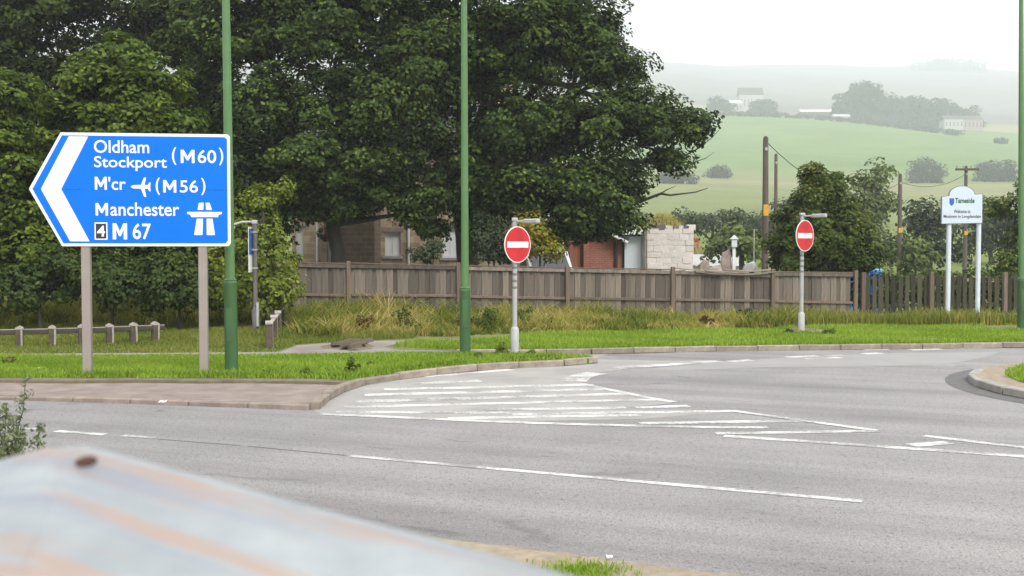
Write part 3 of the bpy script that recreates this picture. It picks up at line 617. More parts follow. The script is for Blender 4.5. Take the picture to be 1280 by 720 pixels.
valley('low green bush behind the tall telegraph pole with the yellow plate', 925, 60, [PL(922, 300, 60, 26, 20, 1.0), PL(900, 312, 60, 20, 14, .8), PL(945, 312, 60, 18, 16, .8)], M['leaf_far'], .25, .55)
valley('hazy bush line above the whitewashed wall', 890, 110, [PL(880, 282, 110, 24, 14, 1.4), PL(912, 276, 112, 22, 13, 1.4), PL(855, 276, 110, 18, 12, 1.2)], M['leaf_hedge'])
valley('hazy dark bush left of the tall telegraph pole low on the hillside', 940, 118, [PL(938, 285, 118, 18, 16, 1.3), PL(960, 282, 118, 20, 16, 1.3), PL(985, 270, 118, 22, 20, 1.4), PL(1010, 268, 118, 24, 18, 1.5)], M['leaf_hedge'])
def hill_tree(label, D, lobes, pxb, leaf=.8, clump=2.0, name='hillside_tree', per=40):
    b = at(pxb, 300, D); zb = float(terr(b.x, D)); top = max(lobes, key=lambda q: q[2])
    return tree(name, label, 'tree', (b.x, D, zb), (b.x, D, top[2]), .3, lobes, leaf, M['leaf_hedge'], clump, per, 2.0, .8, 'trees out on the hillside', (.45, 1), .35, .14)
def hz(px, D): # pixel row of the ground at that column and depth
    x = (px - 640) / F_PX * D; z = float(terr(x, D)); return 310 + (CAM_H - z) * F_PX / D
for lab, px, D, w, h in (('round grey field tree above the welcome board, left of its finial pole', 1158, 400, 22, 16), ('wide grey field tree between the welcome board and the rightmost lamp post', 1246, 405, 24, 13), ('small misty bush alone on the pale green field', 896, 410, 14, 8), ('tiny dark bush under the upper pasture at the right', 1250, 600, 6, 4),
                         ('misty thorn bush low on the field near the sycamore crown', 845, 330, 22, 10)):
    D *= KF; g = hz(px, D); hill_tree(lab, D, [PL(px, g - h * .9, D, w, h), PL(px + w * .5, g - h * .6, D, w * .6, h * .7), PL(px - w * .5, g - h * .55, D, w * .55, h * .65)], px, 1.4, 3.2)
far_specs = [(1078, 780, 28, 24, 'tall round crown rising at the left of the misty farm copse'), (1060, 780, 20, 16, 'low misty tree at the left foot of the farm copse'), (1110, 785, 26, 16, 'misty tree in the middle of the farm copse'), (1140, 785, 26, 18, 'misty tree right of the middle of the farm copse'),
             (1170, 790, 26, 17, 'misty tree near the right end of the farm copse'), (1202, 795, 24, 13, 'lowest misty tree closing the right end of the farm copse'), (900, 840, 14, 7, 'misty low tree left of the white farm cottage'), (953, 840, 14, 9, 'misty tree right of the white farmhouse')]
for px, D, w, h, lab in far_specs:
    D *= KF; g = hz(px, D); hill_tree(lab, D, [PL(px, g - h * 1.15, D, w, h * .95), PL(px + w * .4, g - h * .5, D, w * .8, h * .6), PL(px - w * .4, g - h * .5, D, w * .8, h * .6)], px, 3.2, 6.4, name='copse_tree', per=64)
for px, D, w, h, lab in ((1195, 2300, 34, 9, 'faint wood on the misty skyline at the right'), (1160, 2300, 20, 7, 'fainter low wood on the skyline left of the larger one')):
    D *= KF; g = hz(px, D); hill_tree(lab, D, [PL(px + k * w * .5, g - h * .7, D, w * .5, h) for k in (-1.3, -.4, .5, 1.3)], px, 8, 20, name='skyline_wood', per=30)
def hedge(label, pts, h, mat='leaf_hedge', leaf=.6, w=1.4):
    n0 = []
    for (p0, p1) in zip(pts[:-1], pts[1:]):
        a = np.array([(p0[0] - 640) / F_PX * p0[1], p0[1]]); b = np.array([(p1[0] - 640) / F_PX * p1[1], p1[1]])
        L = np.linalg.norm(b - a); m = int(L / .9)
        t = rng.uniform(0, 1, m)[:, None]; q = a + (b - a) * t; q += rng.normal(size=q.shape) * w * .35
        z = terr(q[:, 0], q[:, 1]) + h * rng.uniform(.25, .8, m); n0.append(np.column_stack([q, z]))
    c = np.concatenate(n0); pos, nrm, sz, ti = clump_leaves(c, np.full(len(c), h * .6), 24, .8, .3, leaf, np.full(len(c), .5) + rng.normal(size=len(c)) * .15)
    o = link('hedge', leaf_mesh('hedge', pos, nrm, sz, ti), M[mat]); tag(o, label, 'hedge'); o['kind'] = 'stuff'
hedge('dark field hedge along the top of the pale green pasture', [(px, D * KF) for px, D in ((820, 760), (900, 755), (980, 745), (1060, 740), (1140, 700), (1200, 660))], 5, 'leaf_hedge', 1.7, 3.0)
hedge('hedge line low on the hillside behind the telegraph poles', [(790, 212), (900, 205), (1000, 200), (1090, 198)], 2.2, 'leaf_hedge', .6)
hedge('overgrown field edge behind the paling fence', [(1080, 62), (1200, 60), (1300, 60)], 1.1, 'leaf_far', .26, 2.5)
hedge('weedy bank behind the fence right of the whitewashed wall', [(860, 52), (960, 50), (1080, 50)], 1.2, 'leaf_far', .22, 2.5)

# ------------------------------------------------------------------ grass
def inpoly(x, y, poly):
    ins = np.zeros(len(x), bool); n = len(poly); j = n - 1
    for i in range(n):
        xi, yi, xj, yj = poly[i][0], poly[i][1], poly[j][0], poly[j][1]
        c = ((yi > y) != (yj > y)) & (x < (xj - xi) * (y - yi) / (yj - yi + 1e-12) + xi); ins ^= c; j = i
    return ins
def scatter(poly, dens, x0=-14, x1=17.5):
    X = [p[0] for p in poly]; Y = [p[1] for p in poly]
    a, b = max(min(X), x0), min(max(X), x1); c, d = min(Y), max(Y)
    n = int((b - a) * (d - c) * dens); x = rng.uniform(a, b, n); y = rng.uniform(c, d, n)
    k = inpoly(x, y, poly); return x[k], y[k]
def wob(x, y, f=1.0): return np.sin(x * 1.7 * f + np.sin(y * 2.3 * f)) * .5 + np.sin(y * 3.1 * f + x * .8 * f + 1) * .3 + np.sin(x * 5.3 * f + y * 4.1 * f) * .2
def blades(name, x, y, z, h, w, mat, tint, lean=.35, label=None, cat='grass'):
    n = len(x); a = rng.uniform(0, 2 * math.pi, n); dx, dy = np.cos(a), np.sin(a)
    b = rng.uniform(0, 2 * math.pi, n); lx, ly = np.cos(b) * lean * h * rng.uniform(.2, 1.3, n), np.sin(b) * lean * h * rng.uniform(.2, 1.3, n)
    V = np.zeros((n, 5, 3)); ww = w * rng.uniform(.7, 1.3, n) / 2
    for k, (s, t, fz) in enumerate(((1, 0, 0), (-1, 0, 0), (-.8, .3, .58), (.8, .3, .58), (0, 1, 1))):
        V[:, k, 0] = x + dx * ww * s + lx * t; V[:, k, 1] = y + dy * ww * s + ly * t; V[:, k, 2] = z + h * fz
    i = np.arange(n)[:, None] * 5
    Fc = (i + np.array([[0, 1, 2, 0, 2, 3, 3, 2, 4]])).reshape(-1)
    me = arr_mesh(name, V.reshape(-1, 3), Fc, 3, np.repeat(np.clip(tint, 0, 1), 5))
    return tag(link(name, me, M[mat]), label, cat, kind='stuff')
def tufts(poly, dens, nb, x0, x1, rad):
    cx, cy = scatter(poly, dens, x0, x1); m = len(cx)
    a = rng.uniform(0, 6.283, m * nb); r = rad * np.sqrt(rng.uniform(0, 1, m * nb)) * np.repeat(rng.uniform(.5, 1.5, m), nb)
    k = np.repeat(np.arange(m), nb)
    return cx[k] + np.cos(a) * r, cy[k] + np.sin(a) * r, k, m
x, y = scatter(verge_poly, 1300, -11.5); w_ = wob(x, y)
blades('mown_grass', x, y, np.full(len(x), ZV), rng.uniform(.04, .085, len(x)) * (1 + .25 * w_), .018, 'mown', .42 + .2 * w_ + .22 * wob(x, y, .45) + rng.normal(size=len(x)) * .2, .6, 'short bright mown grass on the verge behind the direction sign')
# longer edge of the verge by the pavement and kerb
edge = [(-200, 472), (0, 472.6), (250, 473), (390, 473.4), (436, 475.2), (500, 465.5), (560, 458), (640, 452), (735, 448)]
ex, ey = [], []
for p0, p1 in zip(edge[:-1], edge[1:]):
    a, b = gp(*p0, ZV), gp(*p1, ZV); n = int((b - a).length * 520); t = rng.uniform(0, 1, n); ex.append(a.x + (b.x - a.x) * t); ey.append(a.y + (b.y - a.y) * t + np.abs(rng.normal(size=n)) * .16 + .03)
ex, ey = np.concatenate(ex), np.concatenate(ey)
kz = wob(ex, ey, 1.6) > -.25; ex, ey = ex[kz], ey[kz]
blades('edge_grass', ex, ey, np.full(len(ex), ZV), rng.uniform(.05, .16, len(ex)), .02, 'mown', .25 + rng.normal(size=len(ex)) * .18, .7, 'darker untrimmed grass fringe along the pavement edge of the verge')
right_poly = P([(575, 437.5), (660, 436.5), (745, 436), (880, 432.6), (1000, 431), (1280, 428), (1500, 427), (1500, 409), (1100, 408), (960, 411), (800, 415), (640, 419), (640, 424), (510, 429), (492, 434)])
x, y = scatter(right_poly, 800, -5)
for px, py, rx_, ry_ in ((1008, 415, .7, .65), (1262, 411, 1.0, .7)):
    c = gp(px, py, ZV); kk = ((x - c.x) / rx_) ** 2 + ((y - c.y) / ry_) ** 2 > 1 + .3 * np.sin(x * 9 + y * 7); x, y = x[kk], y[kk]
w_ = wob(x, y)
blades('verge_grass', x, y, np.full(len(x), ZV), rng.uniform(.05, .12, len(x)) * (1 + .3 * w_), .022, 'mown', .42 + .25 * w_ + rng.normal(size=len(x)) * .18, .6, 'short green grass on the far verge before the fence')
left_poly = P([(-200, 443.5), (0, 442.4), (345, 440), (370, 431), (440, 426.5), (520, 423), (520, 416), (360, 410), (0, 412), (-200, 412)])
x, y = scatter(left_poly, 600, -13); w_ = wob(x, y)
fade = np.clip((y - 22.6) / 3.5, 0, 1)
blades('rough_grass', x, y, np.full(len(x), ZV), (rng.uniform(.02, .06, len(x)) + fade * .13) * (1 + .4 * w_), .022, 'rough', .40 + .25 * w_ + rng.normal(size=len(x)) * .2, .6, 'rough ankle high grass around the low timber rails')
hedge_poly = P([(-200, 412), (0, 411), (200, 411), (322, 413), (325, 411), (322, 395), (0, 395), (-200, 395)])
x, y, k_, m_ = tufts(hedge_poly, 26, 18, -15, 17, .16); hk = rng.uniform(.22, .8, m_); tk = rng.normal(.34, .22, m_)
blades('tall_bank_grass', x, y, np.full(len(x), ZV), hk[k_] * rng.uniform(.5, 1.1, len(x)), .034, 'dry', tk[k_] + rng.normal(size=len(x)) * .12, .9, 'tall tangled grass bank below the shrubs on the left')
dry_poly = P([(366, 419), (380, 423), (420, 425), (470, 421), (560, 420.5), (640, 417), (700, 418), (780, 415), (860, 415), (985, 411), (985, 401), (366, 398)])
x, y, k_, m_ = tufts(dry_poly, 34, 20, -8, 17, .17); cxk = np.zeros(m_); cxk[k_] = x; cyk = np.zeros(m_); cyk[k_] = y
hk = (.14 + .50 * rng.uniform(0, 1, m_) ** 1.7) * np.where(cxk > .3, .72, 1.0) * (1 + .5 * wob(cxk, cyk, .6)) * (.7 + .4 * np.clip((cyk - 26) / 4, 0, 1)); tk = .48 + .42 * wob(cxk, cyk, .9) + rng.normal(size=m_) * .22
blades('tall_dry_grass', x, y, np.full(len(x), ZV), hk[k_] * rng.uniform(.5, 1.15, len(x)), .036, 'dry', tk[k_] + rng.normal(size=len(x)) * .10, 1.0, 'tall straw coloured grass growing against the timber fence')
low_poly = P([(985, 410), (1100, 407.5), (1400, 406.5), (1400, 402), (985, 402)])
x, y = scatter(low_poly, 500, 7); w_ = wob(x, y)
blades('fence_foot_grass', x, y, np.full(len(x), ZV), rng.uniform(.12, .42, len(x)) * (1 + .5 * w_), .026, 'dry', .3 + .3 * w_ + rng.normal(size=len(x)) * .2, .5, 'green and dry grass at the foot of the paling fence')
x, y = scatter([(ic.x + (ir - .45) * math.cos(a * .1), ic.y + (ir - .45) * math.sin(a * .1)) for a in range(63)], 800, 6, 12); 
blades('island_grass', x, y, np.full(len(x), .125), rng.uniform(.04, .09, len(x)), .02, 'mown', .42 + rng.normal(size=len(x)) * .18, .6, 'short grass on the round traffic island')
c_ = gp(728, 712, .1); n = 700; x = c_.x + rng.normal(size=n) * .13; y = c_.y + rng.normal(size=n) * .09 - .05
blades('kerbside_tuft', x, y, np.full(n, .1), rng.uniform(.02, .06, n), .008, 'mown', .4 + rng.normal(size=n) * .2, .7, 'small green grass tuft by the near kerb at the bottom edge')
# lumps of weeds
def weed(px, py, r, label, mat='weed', h=.8, leaf=.055, z=ZV):
    c = gp(px, py, z); root = empty('weed', c, 0, label, 'weed', 'weeds in the verge')
    m = 26; d = rand_dirs(m, .8); d[:, 2] = np.abs(d[:, 2]); ctr = d * rng.uniform(.3, 1, m)[:, None] * np.array([r, r, r * h])
    pos, nrm, sz, ti = clump_leaves(ctr, np.full(m, r * .35), 26, .8, .4, leaf, np.full(m, .45)); pos[:, 2] = np.maximum(pos[:, 2], .01)
    o = link('foliage', leaf_mesh('foliage', pos, nrm, sz, ti), M[mat], root); o['kind'] = 'stuff'
    mb = MB()
    for k in range(5): mb.tube([(0, 0, -.02), tuple(ctr[k] * .5), tuple(ctr[k])], [.008, .006, .003], 4)
    mb.build('stem', M['weed'], root)
weed(439, 469, .17, 'upright dark green weed at the kerb bend of the mown verge', h=1.5)
weed(382, 470, .13, 'flat dark weed just left of the kerb bend'); weed(337, 470, .14, 'spreading dark weed on the pavement edge right of the green lamp post')
weed(462, 459, .1, 'little weed on the mown verge right of the kerb bend'); weed(628, 443, .16, 'bushy weed left of the nearer no entry post', 'rough', 1.3)
weed(665, 445, .12, 'low weed just right of the nearer no entry post'); weed(598, 447, .10, 'small weed at the foot of the middle lamp post')
weed(12, 455, .12, 'scruffy weed at the far left of the mown verge', 'rough', 1.2); weed(690, 446, .1, 'dry weed near the tip of the mown verge', 'rough')
weed(1035, 420, .2, 'broad weed in the soil right of the far no entry post'); weed(985, 418, .14, 'dark weed left of the far no entry post', 'leaf_hedge')
for px, py, r, lab in ((455, 419, .3, 'brown dock patch above the broken paving'), (580, 416, .26, 'brown dock patch right of the middle lamp post'), (690, 413, .2, 'brown dock patch right of the nearer no entry post'), (400, 419, .22, 'brown dock patch at the left of the dry grass'), (748, 413, .22, 'brown dock patch in the dry grass before the brick outbuilding'), (885, 411, .22, 'brown dock patch in the dry grass below the split capping')):
    weed(px, py, r, lab, 'dock', 1.5, .07)
for px, py, r, lab in ((505, 417, .34, 'dark green nettle clump in the dry grass left of the middle lamp post'), (610, 415, .36, 'nettle clump in the dry grass left of the nearer no entry post'), (655, 412, .3, 'nettle clump behind the nearer no entry post'), (930, 410, .3, 'nettle clump near the far no entry sign')):
    weed(px, py, r, lab, 'leaf_shrub', 2.0, .06)

# ------------------------------------------------------------------ timber fence
fa, fb = (300, 31.0, 1.80), (1068, 33.6, 1.42)      # pixel column, depth, top height
def fpos(px):
    # solve the straight line in plan through both ends for the given column
    A = Vector(((fa[0] - 640) / F_PX * fa[1], fa[1])); B = Vector(((fb[0] - 640) / F_PX * fb[1], fb[1])); k = (px - 640) / F_PX
    d = B - A; t = (k * A.y - A.x) / (d.x - k * d.y); p = A + d * t
    return p.x, p.y, fa[2] + (fb[2] - fa[2]) * t, t
fence = empty('timber_fence', (fpos(300)[0], fpos(300)[1], 0), 0, 'weathered brown closeboard fence with posts and rails along the verge', 'fence')
FO = fence.location.copy()
Ax, Ay, Az, _ = fpos(300); Bx, By, Bz, _ = fpos(1068)
fang = math.atan2(By - Ay, Bx - Ax); FL = math.hypot(Bx - Ax, By - Ay); fd = Vector((math.cos(fang), math.sin(fang), 0)); fn = Vector((math.sin(fang), -math.cos(fang), 0))
bw = .15; nb = int(FL / bw); bme = None
for k in range(nb):
    s = (k + .5) * bw; t = s / FL; top = Az + (Bz - Az) * t - .05 + random.uniform(-.02, .015)
    if 872 < 640 + F_PX * (Ax + fd.x * s) / (Ay + fd.y * s) < 962: top -= random.uniform(.0, .10)
    if bme is None: o = MB().box(-bw / 2 - .008, bw / 2 + .008, -.011, .011, 0, 1, bev=.003).build('board', M['fence'], fence); bme = o.data
    else: o = link('board', bme, M['fence'], fence)
    o.location = Vector((Ax, Ay, .04)) + fd * s + fn * (.0245 * (k % 2) - .006 + random.uniform(-.001, .001)) - FO
    o.rotation_euler = (0, random.uniform(-.008, .008), fang); o.scale = (1, 1, top - .04)
posts = [300, 436, 573, 709, 840, 965, 1068]
pme = None
for px in posts:
    x_, y_, zt, t = fpos(px)
    if pme is None: o = MB().box(-.055, .055, -.055, .055, 0, 1, bev=.008).build('fence_post', M['fencepost'], fence); pme = o.data
    else: o = link('fence_post', pme, M['fencepost'], fence)
    o.location = Vector((x_, y_, 0)) + fn * .085 - FO; o.scale = (1, 1, zt + .04 + random.uniform(-.02, .03)); o.rotation_euler = (random.uniform(-.01, .01), random.uniform(-.012, .012), fang)
for i in range(len(posts) - 1):
    a, b = fpos(posts[i]), fpos(posts[i + 1])
    for j, (dz, hh, pr) in enumerate(((-.10, .10, .05), (-.90, .075, .05), (-1.52, .075, .05))):
        pa = Vector((a[0], a[1], a[2] + dz)) + fn * pr; pb = Vector((b[0], b[1], b[2] + dz + random.uniform(-.02, .02))) + fn * pr
        if j == 0 and posts[i] == 840: pb.z -= .05
        mid = (pa + pb) / 2; d = pb - pa
        o = MB().box(-d.length / 2 + .06, d.length / 2 - .06, -.022, .022, -hh / 2, hh / 2, bev=.006).build('rail', M['fencepost'] if j else M['fence'], fence)
        o.location = mid - FO; o.rotation_euler = (0, -math.atan2(d.z, math.hypot(d.x, d.y)), fang)
    if posts[i] != 840:
        d = Vector((b[0] - a[0], b[1] - a[1], b[2] - a[2])); mid = Vector(((a[0] + b[0]) / 2, (a[1] + b[1]) / 2, (a[2] + b[2]) / 2 - .02)) + fn * .02
        d.z += random.uniform(-.06, .06); o = MB().box(-d.length / 2 + .06, d.length / 2 - .06, -.06, .06, -.016, .016, bev=.005).build('capping', M['fencepost'], fence)
        o.location = mid - FO; o.rotation_euler = (0, -math.atan2(d.z, math.hypot(d.x, d.y)), fang)
# split capping boards sagging over one bay
for px0, px1, dz0, dz1, sag, off in ((842, 935, .02, -.06, .02, .03), (880, 968, -.03, -.02, .10, .09), (905, 965, .0, .03, .03, .02), (868, 950, -.06, -.1, .05, .075)):
    a, b = fpos(px0), fpos(px1); pts = []
    vv = []; n = 8
    for i in range(n + 1):
        t = i / n; c = Vector((a[0] + (b[0] - a[0]) * t, a[1] + (b[1] - a[1]) * t, a[2] + (b[2] - a[2]) * t + dz0 + (dz1 - dz0) * t - sag * math.sin(math.pi * t))) + fn * off - FO
        vv += [c + fn * .06 + Vector((0, 0, .012)), c - fn * .06 + Vector((0, 0, .022)), c - fn * .06 - Vector((0, 0, .012)), c + fn * .06 - Vector((0, 0, .022))]
    ff = [(0, 1, 2, 3), tuple(n * 4 + k for k in (3, 2, 1, 0))]
    for i in range(n):
        for k in range(4): ff.append((i * 4 + k, i * 4 + (k + 1) % 4, i * 4 + 4 + (k + 1) % 4, i * 4 + 4 + k))
    MB().add(vv, ff).build('split_capping', M['grey_timber'], fence)
# paling fence
pal = empty('paling_fence', (Bx + .1, By, 0), 0, 'dark mossy open paling fence with pointed pales behind the welcome board', 'fence')
PO = pal.location.copy(); pend = at(1420, 340, 34.2); pd = Vector((pend.x - Bx - .1, pend.y - By, 0)); PLn = pd.length; pd.normalize(); pang = math.atan2(pd.y, pd.x); pn = Vector((pd.y, -pd.x, 0))
npal = int(PLn / .2); pme = None
for k in range(npal):
    s = .12 + k * .2
    if pme is None: o = MB().prism([(-.064, 0), (.064, 0), (.064, .93), (0, 1.0), (-.064, .93)], -.011, .011).build('pale', M['pale'], pal); pme = o.data
    else: o = link('pale', pme, M['pale'], pal)
    o.location = pd * s + Vector((0, 0, .06)) + pn * random.uniform(.0, .006); o.scale = (random.uniform(.85, 1.15), 1, 1.30 + random.uniform(-.05, .05)); o.rotation_euler = (random.uniform(-.02, .02), random.uniform(-.025, .025), pang)
for px in (1073, 1160, 1255, 1350, 1415):
    q = at(px, 340, 33.9); s = (q - Vector((Bx + .1, By, 0))).dot(pd)
    o = MB().box(-.06, .06, -.06, .06, 0, 1.42, bev=.008).build('fence_post', M['fencepost'], pal); o.location = pd * s + pn * .09; o.rotation_euler = (0, random.uniform(-.015, .015), pang)
for zz in (.42, 1.08):
    o = MB().box(0, PLn, -.025, .025, -.04, .04, bev=.005).build('rail', M['pale'], pal); o.location = -pn * .05 + Vector((0, 0, zz)); o.rotation_euler = (0, 0, pang)
o = MB().box(0, PLn, -.02, .02, 0, .12, bev=.005).build('gravel_board', M['grey_timber'], pal); o.location = pn * .05 + Vector((0, 0, .06)); o.rotation_euler = (0, 0, pang)

# ------------------------------------------------------------------ low knee rails
def knee(label, pts, zt, last=True):
    """pts: (pixel column, depth) of each post"""
    W = [Vector(((px - 640) / F_PX * D, D, 0)) for px, D in pts]; root = empty('knee_rail', (W[0].x, W[0].y, 0), 0, label, 'barrier', 'low timber knee rails'); O = root.location.copy()
    for i, w in enumerate(W):
        d = (W[min(i + 1, len(W) - 1)] - W[max(i - 1, 0)]); a = math.atan2(d.y, d.x)
        h = zt - .02
        o = MB().box(-.07, .07, -.07, .07, 0, h, bev=.01).build('post', M['rail_post'], root); o.location = w - O + Vector((0, 0, .05)); o.rotation_euler = (random.uniform(-.03, .03), random.uniform(-.03, .03), a)
        c = MB().prism([(-.075, 0), (.075, 0), (.075, .03), (0, .075), (-.075, .03)], -.075, .075).build('post_cap', M['rail_pale'], root); c.location = w - O + Vector((0, 0, .05 + h)); c.rotation_euler = (0, 0, a)
        f = MB().box(.03, .068, -.078, -.071, .0, h - .005).build('pale_face', M['rail_pale'], root); f.location = w - O + Vector((0, 0, .05)); f.rotation_euler = o.rotation_euler
    for i in range(len(W) - 1):
        a, b = W[i], W[i + 1]; d = b - a; mid = (a + b) / 2 - O
        ext = .2 if i == len(W) - 2 else 0
        o = MB().box(-d.length / 2, d.length / 2 + ext, -.05, .05, -.05, .05, bev=.01).build('rail', M['rail_dark'], root); o.location = mid + Vector((0, 0, zt - .03)); o.rotation_euler = (0, .004, math.atan2(d.y, d.x)); MB().box(-d.length / 2, d.length / 2 + ext, -.044, .044, .0505, .06).build('pale_top_strip', M['rail_pale'], o)  # rail with a thin paler strip along its top
knee('long low dark timber knee rail on pale topped posts at the left', [(-78, 22.6), (-24, 22.8), (23, 23.0), (64, 23.2), (101, 23.45), (136, 23.7), (166, 24.0), (193, 24.3)], .45)
knee('short low timber knee rail leading away beside the small lit side sign', [(336, 22.9), (342, 24.9), (347, 26.6), (351, 28.2)], .56)

# ------------------------------------------------------------------ text
def text_mesh(s, w, h, bold=.02, space=1.0):
    cu = bpy.data.curves.new('lettering', 'FONT'); cu.body = s; cu.size = 1; cu.offset = bold; cu.space_character = space; cu.resolution_u = 4
    o = bpy.data.objects.new('lettering', cu); COL.objects.link(o); bpy.context.view_layer.update()
    me = bpy.data.meshes.new_from_object(o); bpy.data.objects.remove(o); bpy.data.curves.remove(cu)
    V = np.zeros(len(me.vertices) * 3, np.float32); me.vertices.foreach_get('co', V); V = V.reshape(-1, 3)
    mn, mx = V.min(0), V.max(0)
    V[:, 0] = (V[:, 0] - mn[0]) / (mx[0] - mn[0]) * w; V[:, 1] = (V[:, 1] - mn[1]) / (mx[1] - mn[1]) * h; V[:, 2] = 0
    me.vertices.foreach_set('co', V.ravel()); me.update(); me.materials.clear()
    return me
def put_text(name, s, x, z, w, h, mat, parent, y=-.006, bold=.02, space=1.0):
    o = link(name, text_mesh(s, w, h, bold, space), mat, parent); o.location = (x, y, z); o.rotation_euler = (R(90), 0, 0); return o

def m_poly(x0, x1, z0, z1, k=.2):
    w = (x1 - x0) * k; c = (x0 + x1) / 2; h = z1 - z0
    return [(x0, z0), (x0, z1), (x0 + w * 1.05, z1), (c, z0 + h * .50), (x1 - w * 1.05, z1), (x1, z1), (x1, z0), (x1 - w, z0), (x1 - w, z0 + h * .62), (c + w * .28, z0 + h * .2), (c - w * .28, z0 + h * .2), (x0 + w, z0 + h * .62), (x0 + w, z0)]
# ------------------------------------------------------------------ blue direction sign
SD = 17.85; sc_ = pxm(SD)
sgn = empty('direction_sign', (at(186, 475, SD).x, SD, .055), R(7.0), 'large blue arrow shaped motorway direction sign on two beige posts', 'road sign')
zc = at(185, 237.5, SD).z - .055
kx = .962
def U(px): return (px - 185) / sc_ * kx
def Vv(py): return zc + (237.5 - py) / sc_
def sign_poly(inset=0):
    i = inset
    return [(39 + i * 1.25, 237), (79 + i * .45, 167.2 + i), (288 - i, 167.2 + i), (291 - i, 170 + i), (291 - i, 304 - i), (288 - i, 307.5 - i), (79 + i * .45, 307.5 - i)]
def halves(poly):
    tip, tl, tr, tr2, br2, br, bl = poly
    top = [tip, tl, tr, tr2, (tr2[0], 236.8)]; bot = [tip, (tr2[0], 237.25), br2, br, bl]
    top[0] = (tip[0] + .1, 236.8); bot[0] = (tip[0] + .1, 237.25)
    return top, bot
for pl in halves(sign_poly()):
    p = MB().prism([(U(x), Vv(y)) for x, y in pl], 0, .012).build('white_border_panel', M['white'], sgn)
for pl in halves(sign_poly(3.6)):
    MB().prism([(U(x), Vv(y)) for x, y in pl], -.003, -.0005).build('blue_face', M['blue'], sgn)
for pl in ([(54, 236.8), (89, 172), (113, 172), (79, 236.8)], [(54, 237.25), (79, 237.25), (113, 301.5), (89, 301.5)]):
    MB().prism([(U(x), Vv(y)) for x, y in pl], -.005, -.0032).build('chevron', M['white'], sgn)
def st(s, x0, x1, y0, y1, bold=.010, space=1.0, mat='white', y=-.006, name='lettering'):
    return put_text(name, s, U(x0), Vv(y1), U(x1) - U(x0), (y1 - y0) / sc_, M[mat], sgn, y, bold, space)
def big_m(x0, x1, y0, y1, k=.2): MB().prism(m_poly(U(x0), U(x1), Vv(y1), Vv(y0), k), -.005, -.0032).build('lettering', M['white'], sgn)
st('Oldham', 120, 189, 176, 192); st('Stockport', 120, 211, 196, 214)
st('(', 217.5, 223, 184, 206); big_m(228.5, 246, 187, 203.5); st('60', 250, 273.5, 187, 203.5); st(')', 277, 282.5, 184, 206)
big_m(120.5, 135.5, 221.5, 237.5); st("'cr", 137.5, 159, 221.5, 237.7); st('(', 196.5, 202, 222, 243.5); big_m(206, 222.5, 225, 240.5); st('56', 227, 250, 225, 240.5); st(')', 254, 259.5, 222, 243.5)
big_m(121, 136.5, 254, 269.5); st('anchester', 139.5, 226, 253, 269.8)
big_m(142, 160, 279, 299, .24); st('67', 167, 190, 279, 299, .014)
MB().prism([(U(119.5), Vv(278)), (U(135.5), Vv(278)), (U(135.5), Vv(299.5)), (U(119.5), Vv(299.5))], -.005, -.0032).build('junction_plate_border', M['white'], sgn)
MB().prism([(U(121), Vv(279.5)), (U(134), Vv(279.5)), (U(134), Vv(298)), (U(121), Vv(298))], -.007, -.0052).build('junction_plate', M['navy'], sgn)
st('4', 122.5, 132.5, 282, 295.5, .03, 1, 'white', -.0085, 'junction_number')
# aeroplane symbol, nose to the left
fus = [(165, 233.5), (168, 231.6), (175, 231.3), (178, 231.2), (182, 222), (184.6, 222), (182.6, 231.2), (186.5, 231.5), (188.6, 228), (190.2, 228), (189.6, 233.7), (190.2, 239), (188.6, 239), (186.5, 235.9), (182.6, 236), (184.6, 246), (182, 246), (178, 236), (168, 235.6)]
MB().prism([(U(x), Vv(y)) for x, y in fus], -.005, -.0032).build('aeroplane_symbol', M['white'], sgn)
for pl in ([(251, 253), (257, 253), (256.5, 262), (249, 262)], [(259.5, 253), (264.5, 253), (267.5, 262), (260, 262)], [(236, 264.5), (280, 264.5), (280, 267), (276, 268), (275, 271), (241, 271), (240, 268), (236, 267)],
           [(248, 273), (256, 273), (255, 293.5), (244.5, 293.5)], [(260.5, 273), (268, 273), (271, 293.5), (260.5, 293.5)]):
    MB().prism([(U(x), Vv(y)) for x, y in pl], -.005, -.0032).build('motorway_symbol', M['white'], sgn)
for px in (107, 254.5):
    o = MB().box(-.068, .068, .014, .15, -.06, Vv(171), bev=.012).build('post', M['post_beige'], sgn); o.location.x = U(px)
    c = MB().box(-.09, .09, -.01, .17, -.02, .012, bev=.004).build('post_foot', M['soil'], sgn); c.location.x = U(px)
for zz in (180, 222, 252, 296):
    MB().box(U(82), U(288), .0125, .03, Vv(zz) - .03, Vv(zz) + .03).build('stiffening_rail', M['panel_back'], sgn)

